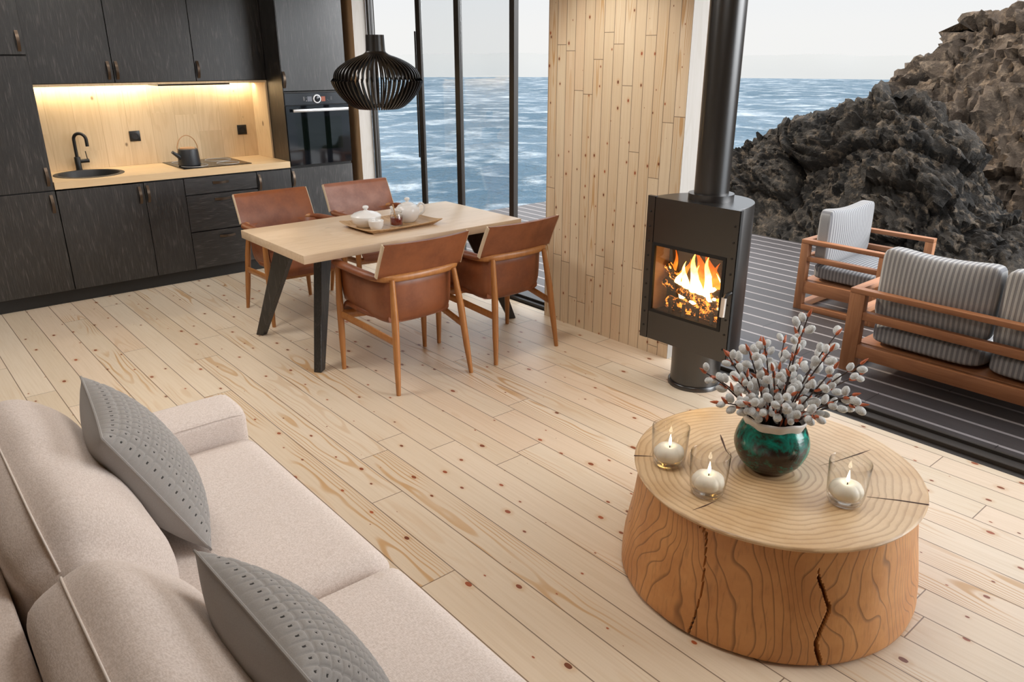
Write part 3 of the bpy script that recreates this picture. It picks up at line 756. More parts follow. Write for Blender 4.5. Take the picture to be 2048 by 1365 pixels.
bm = bmesh.new(); add_lathe(bm, [(.034, 0), (.039, .003), (.040, .010), (.040, .062), (.034, .072), (.034, .086), (.037, .088), (.037, .092), (.033, .092), (.031, .088), (.031, .073), (.0375, .061), (.0375, .008), (.034, .005)], (bx, by, zt), 40)
smooth_by_angle(from_bm('glass', bm, M['clear'], t), 45)
lathe('honey', [(.032, .0055), (.037, .010), (.037, .052), (.001, .052)], (bx, by, zt), M['honey'], t, 36)
tube('wire_clip', [(bx + .0385 * math.cos(2 * PI * k / 32), by + .0385 * math.sin(2 * PI * k / 32), zt + .080) for k in range(32)], .0013, M['alu'], t, 6, closed=True, up=(0, 0, 1), rb=.0013)
tag(tube('honey_dipper', [(bx - .006, by, zt + .05), (bx - .010, by + .004, zt + .09), (bx - .016, by + .008, zt + .135)], [.007, .004, .0042], M['dipper'], None, 10, origin=(bx, by, zt + .05)), 'wooden honey dipper standing in the red honey jar', 'dipper')
bx, by = 2.688, 4.185
t = thing('teapot', 'round white china teapot with knob lid on tray', 'teapot', (bx, by, zt), 'white tea china')
lathe('body', [(.046, 0), (.050, .003), (.070, .028), (.078, .058), (.074, .088), (.058, .106), (.042, .112)], (bx, by, zt), M['white_china'], t, 44)
l = lathe('lid', [(.044, .1115), (.042, .115), (.028, .122), (.012, .125), (.010, .128)], (bx, by, zt), M['white_china'], t, 36)
lathe('knob', [(.009, .127), (.009, .132), (.015, .138), (.018, .146), (.014, .153), (.005, .156)], (bx, by, zt), M['white_china'], l, 24)
hd = Vector((.76, -.65, 0))
tube('handle', spline([Vector((bx, by, zt + .095)) + hd * .062, Vector((bx, by, zt + .118)) + hd * .085, Vector((bx, by, zt + .105)) + hd * .108, Vector((bx, by, zt + .065)) + hd * .105, Vector((bx, by, zt + .042)) + hd * .070], 20), .0065, M['white_china'], t, 10)
tube('spout', spline([Vector((bx, by, zt + .045)) - hd * .066, Vector((bx, by, zt + .065)) - hd * .090, Vector((bx, by, zt + .098)) - hd * .108], 10), [.017 - .0009 * k for k in range(11)], M['white_china'], t, 14)

# ------------------------------------------------------------------ pendant
px, py = 2.549, 4.235
t = thing('pendant_lamp', 'black slatted onion-shaped pendant lamp over the dining table', 'lamp', (px, py, 1.466))
tube('cord', [(px, py, 1.86), (px, py, CEIL)], .0032, M['lamp'], t, 8)
lathe('ceiling_rose', [(.05, CEIL - .03), (.055, CEIL - .025), (.055, CEIL - .001)], (px, py, 0), M['lamp'], t, 24)
lathe('neck', [(.058, 1.780), (.0565, 1.80), (.0545, 1.873), (.050, 1.873), (.012, 1.872)], (px, py, 0), M['lamp'], t, 64)
prof = spline([(.0565, 0, 1.792), (.060, 0, 1.778), (.082, 0, 1.763), (.130, 0, 1.746), (.190, 0, 1.718), (.240, 0, 1.680), (.259, 0, 1.642), (.253, 0, 1.600), (.222, 0, 1.548), (.184, 0, 1.508), (.148, 0, 1.480), (.118, 0, 1.468)], 30)
NS = 54
bm = bmesh.new(); rows = []
for i, p in enumerate(prof):
    tg = (prof[min(i + 1, 30)] - prof[max(i - 1, 0)]).normalized(); nn = Vector((tg.z, 0, -tg.x)).normalized()
    if nn.x < 0 and i < 6: pass
    a, b = p, p - Vector((nn.x, 0, nn.z)) * .017 * (1 if (nn.x * p.x) >= 0 or nn.z > 0 else -1)
    if i < 3: b = Vector((p.x - .012, 0, p.z - .004))
    th = .0046
    rows.append([(a.x, -th, a.z), (a.x, th, a.z), (b.x, th, b.z), (b.x, -th, b.z)])
vs = add_grid(bm, rows, False, True); bm.faces.new(vs[0][::-1]); bm.faces.new(vs[-1])
bmesh.ops.translate(bm, verts=bm.verts, vec=(px, py, 0))
slat = smooth_by_angle(from_bm('slat', bm, M['lamp'], t), 40)
# slats turn about the lamp axis: the part's origin sits on that axis
for k in range(1, NS):
    c = slat.copy(); COL.objects.link(c); c.parent = t; c.rotation_euler = (0, 0, 2 * PI * k / NS)
lathe('bottom_ring', [(.124, 1.4665), (.124, 1.474), (.108, 1.474), (.108, 1.4665)], (px, py, 0), M['lamp'], t, 64, False, False)
lathe('lamp_holder', [(.022, 1.74), (.024, 1.75), (.024, 1.80)], (px, py, 0), M['lamp'], t, 20)
# ------------------------------------------------------------------ dining chairs (local: +y is the front, rear feet on y = 0)
def build_chair():
    t = thing('dining_chair', '', 'chair', (0, 0, 0), 'leather dining chairs')
    HO = M['honey_oak']
    U = spline([(-.292, .545, .652), (-.290, .42, .650), (-.284, .27, .645), (-.262, .155, .640), (-.190, .098, .636), (0, .078, .636), (.190, .098, .636), (.262, .155, .640), (.284, .27, .645), (.290, .42, .650), (.292, .545, .652)], 60)
    tube('bow_rail', U, [.017 + .005 * math.sin(PI * k / 60) for k in range(61)], HO, t, 12, up=(0, 0, 1), rb=.016)
    for s in (-1, 1):
        tube('leg', [(s * .252, 0, 0), (s * .238, .020, .18), (s * .222, .044, .40), (s * .203, .083, .632)], [.0125, .0185, .0205, .0145], HO, t, 14)
        tube('leg', [(s * .291, .539, 0), (s * .289, .536, .20), (s * .288, .532, .42), (s * .287, .525, .640)], [.0125, .0185, .0205, .015], HO, t, 14)
        tube('side_stretcher', [(s * .232, .03, .295), (s * .262, .28, .325), (s * .286, .53, .345)], .023, HO, t, 10, up=(0, 0, 1), rb=.0105)
        # padded armrest wrapped round the rail
        A = [p + Vector((0, 0, .004)) for p in (U[0:20] if s < 0 else U[41:61][::-1])]
        n = len(A)
        tube('armrest', A, [.021 * (.75 + .25 * min(1, k / 3)) * (1 if k < n - 3 else .85) for k in range(n)], M['leather'], t, 14, up=(0, 0, 1), rb=[.031 * (.7 + .3 * min(1, k / 3)) * (1 if k < n - 4 else .8) for k in range(n)])
    bm = bmesh.new(); pts = [(-.286, .532, .345), (-.15, .515, .335), (0, .508, .33), (.15, .515, .335), (.286, .532, .345)]
    add_tube(bm, spline(pts, 16), .026, 10, True, (0, 0, 1), .0115)
    smooth_by_angle(from_bm('front_stretcher', bm, HO, t), 50)
    # leather sling hanging from the rail
    P2 = spline([(-.268, .530, 0), (-.266, .42, 0), (-.260, .28, 0), (-.240, .175, 0), (-.182, .122, 0), (0, .104, 0), (.182, .122, 0), (.240, .175, 0), (.260, .28, 0), (.266, .42, 0), (.268, .530, 0)], 56)
    cen = Vector((0, .36, 0)); bm = bmesh.new(); rows = []
    for k, p in enumerate(P2):
        q = k / 56; front = abs(2 * q - 1)            # 1 at the front ends, 0 at the back middle
        zb = lerp(.352, .398, front ** 1.5)
        d = (cen - p); d.z = 0
        if front > .6: d = Vector((-math.copysign(1, p.x), 0, 0)) * .3
        d.normalize(); row = []
        for h, ins in ((.640, .0), (.575, .004), (.50, .006), (.44, .010), (.40, .018), (.372, .036), (.358, .060), (.353, .095), (.352, .15)):
            z = zb + (h - .352) * (.640 - zb) / (.640 - .352)
            row.append(p + d * ins + Vector((0, 0, z)))
        rows.append(row)
    add_grid(bm, rows)
    ob = from_bm('leather_sling', bm, M['leather'], t, True)
    sd = ob.modifiers.new('thickness', 'SOLIDIFY'); sd.thickness = .006; sd.offset = 1
    # seat pad
    bm = bmesh.new(); rows = []
    for i in range(25):
        a = i / 24; y = lerp(.14, .565, a)
        hw = lerp(.205, .262, sstep(0, .5, a)); zt_ = .425 + .022 * a - .05 * sstep(.88, 1.0, a)
        row = []
        for k in range(32):
            th = 2 * PI * k / 32; cx_, sx_ = math.cos(th), math.sin(th)
            row.append((hw * math.copysign(abs(cx_) ** .45, cx_), y, zt_ - .030 + .030 * math.copysign(abs(sx_) ** .6, sx_) - (.010 * (1 - (cx_ ** 2)) if sx_ > 0 else 0)))
        rows.append(row)
    vs = add_grid(bm, rows, False, True); bm.faces.new(vs[0][::-1]); bm.faces.new(vs[-1])
    smooth_by_angle(from_bm('seat', bm, M['leather'], t), 60)
    # upper back pad folded over the rail
    def back_y(x, v): return .092 + .030 * (x / .275) ** 2 - .078 * v - .010 * v * v
    bm = bmesh.new(); rows = []
    NU, NV = 26, 10
    for i in range(NU + 1):
        x0 = lerp(-.276, .276, i / NU); row = []
        for j in range(NV + 1):                       # outer (rear) face
            v = j / NV; x = x0 * (1 - .012 * v)
            row.append((x, back_y(x, v) - .013, .650 + .190 * v + .004 * (x / .27) ** 2))
        for j in range(NV + 1):                       # inner (front) face, fuller
            v = 1 - j / NV; x = x0 * (1 - .012 * v)
            bulge = .016 + .017 * math.sin(PI * min(1, v * .9 + .08)) * (1 - (x0 / .276) ** 4)
            row.append((x, back_y(x, v) + bulge, .650 - .045 * (1 - v) * (1 - (x0 / .276) ** 6) + .190 * v))
        rows.append(row)
    vs = add_grid(bm, rows, False, True); bm.faces.new(vs[0][::-1]); bm.faces.new(vs[-1])
    pad = smooth_by_angle(from_bm('back_pad', bm, M['leather'], t), 60)
    for s in (-1, 1):
        x = s * .2775
        tube('edge_piping', [(x * (1 - .012 * v / 10), back_y(x, v / 10) + .001, .650 + .190 * v / 10) for v in range(11)], .0055, M['piping'], pad, 8, up=(1, 0, 0), rb=.015)
    return t
ch = build_chair(); ch.location = (2.2755, 3.327, 0)
ch['label'] = 'tan leather dining chair nearest the camera, tucked under the long front edge of table'
for x, y, rz, lb in ((2.966, 3.322, 0, 'tan leather dining chair with its back beside the boarded wall'),
                     (2.277, 5.388, PI, 'tan leather dining chair facing the room in front of the kitchen drawers'),
                     (2.968, 5.388, PI, 'tan leather dining chair behind the table in front of the oven cabinet')):
    c = copy_tree(ch); c.location = (x, y, 0); c.rotation_euler = (0, 0, rz); c['label'] = lb

# ------------------------------------------------------------------ stove
sx, sy = 3.414, 2.383; SB, ST = .25, 1.05; FX = 3.25
t = thing('wood_stove', 'black wood-burning stove with rounded back and burning fire', 'stove', (sx, sy, 0))
lathe('base_ring', [(.149, .0005), (.149, .020), (.145, .025), (.13, .025)], (sx, sy, 0), M['stove'], t, 64)
lathe('pedestal', [(.137, .020), (.137, SB)], (sx, sy, 0), M['stove'], t, 64)
prof = [(FX + .02, sy + .262)] + [(3.30 + .330 * math.sin(PI * k / 40), sy - 0.004 + .262 * math.cos(PI * k / 40)) for k in range(41)] + [(FX + .02, sy - .270)]
bm = bmesh.new(); vs = add_grid(bm, [[(x, y, SB) for x, y in prof], [(x, y, SB + .002) for x, y in prof], [(x, y, ST - .004) for x, y in prof], [(3.42 + (x - 3.42) * .99, sy + (y - sy) * .99, ST) for x, y in prof]])
bm.faces.new(vs[0]); bm.faces.new(vs[-1][::-1])
smooth_by_angle(from_bm('casing', bm, M['stove'], t), 35)
OY0, OY1, OZ0, OZ1 = 2.146, 2.612, .412, .806
bm = bmesh.new()
for b in ((2.091, OY0, SB, ST), (OY1, 2.615, SB, ST), (OY0, OY1, SB, OZ0), (OY0, OY1, OZ1, ST)): add_box(bm, FX, FX + .020, *b)
bmesh.ops.remove_doubles(bm, verts=bm.verts, dist=1e-5)
from_bm('front_plate', bm, M['stove'], t)
box('side_strip', FX - .002, FX + .020, 2.619, 2.668, SB - .002, ST + .004, M['stove'], t, .001, 1)
box('groove', FX + .006, FX + .022, 2.6155, 2.6185, SB, ST, M['stove_dark'], t)
box('groove', FX + .004, FX + .022, 2.0865, 2.0905, SB, ST, M['stove_dark'], t)
rv = None
for side, yy in ((0, 2.643), (1, 2.112)):
    for k in range(9):
        z = .97 - .081 * k
        if side and k in (4, 9): continue
        if rv is None:
            bm = bmesh.new(); add_lathe(bm, [(.0062, 0), (.0058, .003), (.003, .0045)], (0, 0, 0), 12)
            bmesh.ops.rotate(bm, verts=bm.verts, cent=(0, 0, 0), matrix=Matrix.Rotation(-PI / 2, 3, 'Y'))
            bmesh.ops.translate(bm, verts=bm.verts, vec=woff(t))
            rv = smooth_by_angle(from_bm('rivet', bm, M['black_metal'], t), 40); o = rv
        else: o = rv.copy(); COL.objects.link(o); o.parent = t
        o.location = (FX - (.002 if side == 0 else 0) - sx, yy - sy, z)
# firebox interior
X1 = 3.395
box('firebrick_panel', FX + .02, X1, OY1 - .002, OY1 + .008, OZ0 - .01, OZ1 + .01, M['firebrick'], t); box('firebrick_panel', FX + .02, X1, OY0 - .008, OY0 + .002, OZ0 - .01, OZ1 + .01, M['firebrick'], t)
bm = bmesh.new(); add_box(bm, X1, X1 + .01, OY0, OY1, OZ0, OZ1); add_box(bm, FX + .02, X1, OY0, OY1, OZ0 - .012, OZ0); add_box(bm, FX + .02, X1, OY0, OY1, OZ1, OZ1 + .012)
from_bm('firebox_lining', bm, M['soot'], t)
bm = bmesh.new()
for b in ((FX - .004, FX + .012, OY0 - .004, OY0 + .014, OZ0, OZ1), (FX - .004, FX + .012, OY1 - .014, OY1 + .004, OZ0, OZ1), (FX - .004, FX + .012, OY0 + .014, OY1 - .014, OZ0, OZ0 + .016), (FX - .004, FX + .012, OY0 + .014, OY1 - .014, OZ1 - .016, OZ1)): add_box(bm, *b)
dr_ = from_bm('door_frame', bm, M['stove_dark'], t)
box('door_glass', FX + .004, FX + .007, OY0 + .012, OY1 - .012, OZ0 + .014, OZ1 - .014, M['clear'], dr_)
hb_ = tube('handle_arm', [(FX - .002, 2.095, .635), (FX - .030, 2.100, .628), (FX - .038, 2.108, .600)], .0095, M['black_metal'], dr_, 10)
tube('handle_grip', [(FX - .038, 2.108, .612), (FX - .040, 2.110, .512)], .0135, M['steel_handle'], hb_, 16)
lathe('flue_collar', [(.088, ST), (.118, ST), (.118, ST + .034), (.088, ST + .036)], (sx, sy, 0), M['stove'], t, 64)
lathe('flue_pipe', [(.0895, ST + .002), (.0895, CEIL - .002)], (sx, sy, 0), M['stove'], t, 64)
# fire: grate bars, logs, flames
zf = OZ0 + .001
for k in range(4):
    box('grate_bar', 3.285, 3.297, 2.215 + k * .092, 2.232 + k * .092, zf, zf + .075, M['soot'], t)
rr = random.Random(11)
def firelog(name, a, b, r):
    n = 12; pts = [Vector(a).lerp(Vector(b), k / n) + Vector((rr.uniform(-1, 1), rr.uniform(-1, 1), rr.uniform(-1, 1))) * r * .10 for k in range(n + 1)]
    o = tube(name, pts, [r * rr.uniform(.85, 1.1) for _ in pts], M['log'], None, 12, origin=a)
    return o
lab = {'label': 'burning log glowing in the stove firebox'}
for a, b, r in (((3.335, 2.18, zf + .046), (3.345, 2.55, zf + .046), .040), ((3.33, 2.575, zf + .165), (3.345, 2.22, zf + .082), .030), ((3.36, 2.165, zf + .19), (3.365, 2.34, zf + .125), .026), ((3.365, 2.59, zf + .25), (3.365, 2.48, zf + .13), .024)):
    tag(firelog('burning_log', a, b, r), lab['label'], 'log', 'logs in the stove')
def flame(name, x, y, z0, h, w, mat, lean=0.0):
    bm = bmesh.new(); rows = []; ph = rr.uniform(0, 6)
    for i in range(15):
        v = i / 14; rad = w * (math.sin(PI * min(1.0, v * .8 + .14)) ** 1.1) * (1 - v) ** .55 + .0006
        ox = .35 * w * math.sin(ph + v * 6.0) * v; oy = lean * v + .55 * w * math.sin(ph * 1.7 + v * 7.0) * v
        rows.append([(x + ox + .45 * rad * math.cos(2 * PI * k / 10), y + oy + rad * math.sin(2 * PI * k / 10) * (1 + .25 * math.sin(3 * 2 * PI * k / 10 + ph)), z0 + h * v) for k in range(10)])
    vs = add_grid(bm, rows, False, True); bm.faces.new(vs[0][::-1]); bm.faces.new(vs[-1])
    return bm
bmA = bmesh.new(); bmB = bmesh.new()
def merge(dst, src):
    me = bpy.data.meshes.new('tmp'); src.to_mesh(me); src.free(); dst.from_mesh(me); bpy.data.meshes.remove(me)
for (y, z0, h, w) in ((2.385, .10, .275, .034), (2.30, .11, .25, .032), (2.43, .10, .20, .030), (2.345, .05, .25, .036), (2.25, .12, .15, .026), (2.48, .13, .13, .024), (2.53, .13, .12, .022), (2.20, .06, .16, .026), (2.27, .04, .13, .03), (2.36, .03, .12, .03), (2.45, .09, .10, .03), (2.22, .02, .08, .022)):
    merge(bmA, flame('f', 3.335 + rr.uniform(-.012, .02), y + .01, zf + z0, h, w, None, rr.uniform(-.02, .02)))
for (y, z0, h, w) in ((2.40, .09, .29, .050), (2.31, .09, .285, .055), (2.47, .10, .21, .04), (2.24, .08, .24, .045), (2.55, .12, .24, .022), (2.19, .05, .20, .030), (2.36, .05, .30, .04)):
    merge(bmB, flame('f', 3.372 + rr.uniform(-.008, .008), y + .01, zf + z0, h, w, None, rr.uniform(-.02, .02)))
t2 = tag(from_bm('fire', bmA, M['flame_core'], None, True, (3.34, 2.38, zf)), 'bright yellow fire burning behind the stove door', 'fire')
from_bm('outer_flames', bmB, M['flame_out'], t2, True)

# ------------------------------------------------------------------ stump coffee table
cx, cy, CZ = 2.232, 1.195, .413
t = thing('coffee_table', 'round coffee table cut from a flared tree stump', 'table', (cx, cy, 0))
bm = bmesh.new()
def wob(a): return 1 + .006 * math.sin(2 * a + .6) + .004 * math.sin(5 * a)
N = 128
rows = [[(cx + r * wob(2 * PI * k / N) * math.cos(2 * PI * k / N), cy + r * wob(2 * PI * k / N) * math.sin(2 * PI * k / N), z) for k in range(N)] for r, z in ((.455, CZ - .020), (.482, CZ - .016), (.488, CZ - .006), (.485, CZ - .001), (.480, CZ), (.30, CZ), (.1, CZ))]
vs = add_grid(bm, rows, False, True); bm.faces.new(vs[-1]); bm.faces.new(vs[0][::-1])
top_ = smooth_by_angle(from_bm('cut_top', bm, M['stump_top'], t), 50)
# flank with two drying cracks
NA, NZ = 900, 40
def crack_a(z):    # zigzag crack: angle (deg) and half width over height (0 floor .. 1 top)
    return interp(z, [(0, 232.5), (.24, 229.3), (.51, 233.4), (.80, 228.2), (.84, 228.4)]), interp(z, [(0, .55), (.2, .6), (.5, .62), (.76, .35), (.85, 0)])
def seam_a(z): return interp(z, [(0, 186.6), (.2, 188.3), (.46, 189.3), (.8, 188.0), (.93, 187.0), (1, 183.0)]), interp(z, [(0, .35), (.1, .22), (.3, .16), (.8, .16), (.92, .22), (1, .6)])
prf = [(0, .502), (.01, .512), (.06, .516), (.2, .511), (.4, .498), (.6, .485), (.8, .474), (1.0, .462)]
rows = []; dark = set()
for j in range(NZ + 1):
    v = j / NZ; row = []; ca, cw = crack_a(v); sa, sw = seam_a(v)
    for k in range(NA):
        d = 360 * k / NA; a = math.radians(d); rad = interp(v, prf) * wob(a)
        rad += .004 * mnoise.noise(Vector((math.cos(a) * 4, math.sin(a) * 4, v * 2)))
        if cw > 0 and abs(d - ca) < cw: rad -= .045; dark.add((j, k))
        elif abs(d - sa) < sw: rad -= .012; dark.add((j, k))
        row.append((cx + rad * math.cos(a), cy + rad * math.sin(a), lerp(.0008, CZ - .0185, v)))
    rows.append(row)
bm = bmesh.new(); vs = add_grid(bm, rows, False, True)
bm.faces.ensure_lookup_table()
for j in range(NZ):
    for k in range(NA):
        if (j, k) in dark and (j + 1, (k + 1) % NA) in dark: bm.faces[j * NA + k].material_index = 1
bm.faces.new(vs[0]); 
smooth_by_angle(from_bm('trunk', bm, [M['stump_side'], M['crack']], t), 50)
# drying checks on the cut top: thin dark wedges lying in the surface
def check(pts, ws):
    bm = bmesh.new(); rows = []
    for i, p in enumerate(pts):
        p = Vector((*p, CZ + .0004)); q0 = Vector((*pts[max(i - 1, 0)], 0)); q1 = Vector((*pts[min(i + 1, len(pts) - 1)], 0)); d = (q1 - q0).normalized(); s = Vector((-d.y, d.x, 0))
        rows.append([p + s * ws[i], p - s * ws[i]])
    add_grid(bm, rows); return from_bm('drying_check', bm, M['crack'], top_)
def pol(a, r): return (cx + r * math.cos(math.radians(a)), cy + r * math.sin(math.radians(a)))
check([pol(-71.9, .486), pol(-75, .40), pol(-81.4, .314)], [.0042, .0035, .001])
check([pol(131.6, .486), pol(131.3, .45), pol(131, .415)], [.004, .003, .0006])
check([pol(78.7, .265), pol(84, .235), pol(103, .175), pol(118, .142)], [.0006, .004, .0018, .0006])
check([pol(-24.5, .403), pol(-27, .34), pol(-34, .23), pol(-42, .16)], [.0006, .0035, .0015, .0005])
check([pol(181, .348), pol(180, .40), pol(178.7, .45)], [.0006, .003, .0006])
# vase and willow
vx, vy = 2.208, 1.203; VZ = CZ + .001
t = thing('vase', 'green and brown glazed vase with white rim on the coffee table', 'vase', (vx, vy, VZ))
vp = spline([(.066, 0, 0), (.074, 0, .004), (.104, 0, .035), (.1235, 0, .080), (.1235, 0, .115), (.112, 0, .150), (.101, 0, .170), (.099, 0, .178)], 28)
lathe('body', [(p.x, p.z) for p in vp], (vx, vy, VZ), M['glaze'], t, 56, True, False, deg=70)
bm = bmesh.new(); rows = []
for r, z in ((.0985, .172), (.103, .182), (.109, .196), (.111, .204), (.107, .207), (.102, .200), (.095, .182), (.090, .165)):
    rows.append([(vx + r * math.cos(2 * PI * k / 72), vy + r * math.sin(2 * PI * k / 72), VZ + z + (.004 * math.sin(5 * 2 * PI * k / 72) + .003 * math.sin(9 * 2 * PI * k / 72 + 1)) * (1 if z < .19 else .5)) for k in range(72)])
add_grid(bm, rows, False, True)
smooth_by_angle(from_bm('rim', bm, M['rim'], t), 70)
lathe('inner_wall', [(.093, .172), (.105, .13), (.09, .03), (.002, .02)], (vx, vy, VZ), M['vase_inner'], t, 40, False, False, deg=70)
rr = random.Random(5)
def ellipsoid(bm, c, axis, a, b, n=10, m=7, tip=0.0):
    ax = Vector(axis).normalized(); s = ax.orthogonal().normalized(); q = ax.cross(s); rows = []
    for i in range(m + 1):
        th = PI * i / m; rr_ = math.sin(th) * b * (1 - tip * (1 - math.cos(th)) / 2) + .0002
        rows.append([Vector(c) - ax * (a * math.cos(th)) + s * rr_ * math.cos(2 * PI * k / n) + q * rr_ * math.sin(2 * PI * k / n) for k in range(n)])
    vs = add_grid(bm, rows, False, True); bm.faces.new(vs[0][::-1]); bm.faces.new(vs[-1])
right = Vector((math.cos(yaw), -math.sin(yaw), 0)); depth = Vector((math.sin(yaw), math.cos(yaw), 0))
NBR = 28; brn = 0
for i in range(NBR):
    az = 2 * PI * i / NBR * 2.399963 * NBR / (2 * PI) * 1.0
    tilt = lerp(.10, 1.20, ((i + .5) / NBR) ** .8)
    h = math.cos(az); g_ = math.sin(az)
    dirv = (right * h + depth * g_ * .8) * math.sin(tilt) + Vector((0, 0, 1)) * math.cos(tilt)
    Ln = lerp(.33, .185, tilt / 1.22) * rr.uniform(.85, 1.1) * (1.22 if h > .3 else 1.0)
    base = Vector((vx, vy, VZ + .12)) + (right * h + depth * g_) * .030
    mouth = Vector((vx, vy, VZ + .195)) + (right * h + depth * g_) * .072 * min(1, tilt * 1.3)
    end = mouth + dirv * Ln
    mid = mouth.lerp(end, .5) + Vector((0, 0, .018)) + Vector((rr.uniform(-1, 1), rr.uniform(-1, 1), 0)) * .012
    path = spline([base, mouth, mid, end], 18)
    b = thing('willow_branch', 'pussy willow branch with grey catkins and red buds in the green vase', 'branch', base, 'willow branches in the green vase')
    tube('twig', path, [.0042 - .0024 * k / 18 for k in range(19)], M['twig'], b, 7)
    nc = rr.choice((7, 8, 9))
    for k in range(nc):
        u_ = lerp(.36, .97, (k + .5) / nc) + rr.uniform(-.02, .02); p = path[min(18, int(u_ * 18))]
        tg = (path[min(18, int(u_ * 18) + 1)] - path[max(0, int(u_ * 18) - 1)]).normalized()
        ang = k * 2.4 + rr.uniform(-.4, .4); s = tg.orthogonal().normalized(); q = tg.cross(s)
        side = s * math.cos(ang) + q * math.sin(ang); ax = (tg * .75 + side * .65).normalized()
        a_ = rr.uniform(.0155, .0205); b_ = a_ * rr.uniform(.62, .74)
        bm = bmesh.new()
        ellipsoid(bm, p + side * .009 + ax * a_ * .85, ax, a_, b_)
        from_bm('catkin', bm, M['catkin'], b, True)
    for k in range(5):
        u_ = (.42, .56, .72, .88, 1.0)[k] + rr.uniform(-.05, 0); p = path[min(18, int(u_ * 18))]; tg = (path[min(18, int(u_ * 18))] - path[max(0, int(u_ * 18) - 2)]).normalized()
        ang = rr.uniform(0, 6.28); s = tg.orthogonal().normalized(); q = tg.cross(s); side = (s * math.cos(ang) + q * math.sin(ang)) * (.7 if k < 4 else .1)
        ax = (tg + side).normalized(); bm = bmesh.new(); ellipsoid(bm, p + ax * .010 + side * .004, ax, .0165, .0082, 8, 6, .75)
        from_bm('bud', bm, M['bud'], b, True)
# candles in glasses
for gx, gy, lb in ((1.955, 1.440, 'candle glass at the far left of the coffee table'), (1.900, 1.237, 'candle glass standing between the leftmost glass and the green vase'), (2.190, .917, 'candle glass on the right side of the coffee table')):
    t = thing('candle_glass', 'clear ' + lb, 'glass', (gx, gy, CZ + .0008), 'candle glasses on the coffee table')
    bm = bmesh.new(); z0 = CZ + .0008
    add_lathe(bm, [(.040, 0), (.048, .003), (.0535, .012), (.0580, .032), (.0620, .085), (.0640, .147), (.0632, .1485), (.0622, .147), (.0602, .085), (.0562, .032), (.050, .017), (.02, .013), (.001, .013)], (gx, gy, z0), 56, True, False)
    smooth_by_angle(from_bm('tumbler', bm, M['clear'], t), 60)
    t = thing('candle', 'cream pumpkin-shaped lit candle inside the ' + lb.replace('candle ', ''), 'candle', (gx, gy, z0 + .014), 'candles in glasses')
    bm = bmesh.new(); rows = []
    for i in range(17):
        th = PI * i / 16; rad = .0530 * math.sin(th) ** .75 + .0008; z = .0315 - .0305 * math.cos(th) - (.012 * math.exp(-(rad / .014) ** 2) if th > PI / 2 else 0)
        rows.append([(gx + rad * (1 - .085 * (1 - abs(math.sin(7 * 2 * PI * k / 140 * 2 / 2)) ** .6)) * math.cos(2 * PI * k / 70), gy + rad * (1 - .085 * (1 - abs(math.sin(7 * 2 * PI * k / 140 * 2 / 2)) ** .6)) * math.sin(2 * PI * k / 70), z0 + .0145 + z) for k in range(70)])
    vs = add_grid(bm, rows, False, True); bm.faces.new(vs[0][::-1]); bm.faces.new(vs[-1])
    smooth_by_angle(from_bm('wax', bm, M['wax'], t), 60)
    tube('wick', [(gx, gy, z0 + .060), (gx + .001, gy, z0 + .075), (gx + .003, gy - .001, z0 + .080)], .0017, M['wick'], t, 6)
    bm = bmesh.new(); rows = []
    for r, z in ((.0008, .073), (.0042, .079), (.0055, .085), (.0044, .096), (.0022, .108), (.0003, .117)): rows.append([(gx + .001 + r * math.cos(2 * PI * k / 12), gy + r * math.sin(2 * PI * k / 12), z0 + z) for k in range(12)])
    add_grid(bm, rows, False, True); from_bm('flame', bm, M['candle_flame'], t, True)
# ------------------------------------------------------------------ sofa in the foreground (faces +x)
t = thing('sofa', 'beige linen sofa in the foreground facing the coffee table', 'sofa', (.40, 1.58, 0))
SEATZ = .440
box('base', .056, .885, .62, 2.575, .08, .255, M['linen'], t, .02, 3)
def arm(y0, y1):
    bm = bmesh.new(); prof = []
    for k in range(25):
        a = PI * k / 24; prof.append((lerp(y1, y0, (1 - math.cos(a)) / 2 if False else .5 - .5 * math.copysign(abs(math.cos(a)) ** .55, math.cos(a))), .495 + .042 * math.sin(a) ** .8))
    prof = [(y1, .08), (y1, .30)] + prof + [(y0, .30), (y0, .08)]
    rows = []
    for x, s in ((-.10, 1.0), (.860, 1.0), (.893, .99), (.908, .96), (.914, .90)):
        ym = (y0 + y1) / 2; rows.append([(x, ym + (y - ym) * s, .08 + (z - .08) * (1 - (1 - s) * .25)) for y, z in prof])
    vs = add_grid(bm, rows, False, True); bm.faces.new(vs[0][::-1]); bm.faces.new(vs[-1])
    a_ = smooth_by_angle(from_bm('arm', bm, M['linen'], t), 60)
    tube('arm_seam', [(-.1, y0 + .004, .520), (.86, y0 + .004, .520), (.90, y0 + .007, .512)], .0022, M['linen'], a_, 6)
arm(2.582, 2.81); arm(.38, .612)
box('back_frame', -.14, .055, .40, 2.80, .08, .705, M['linen'], t, .012, 3)
for s_, y in ((.80, .55), (.80, 2.65), (-.1, .55), (-.1, 2.65)):
    lathe('foot', [(.022, .0005), (.028, .082)], (s_, y, 0), M['black_leg'], t, 16)
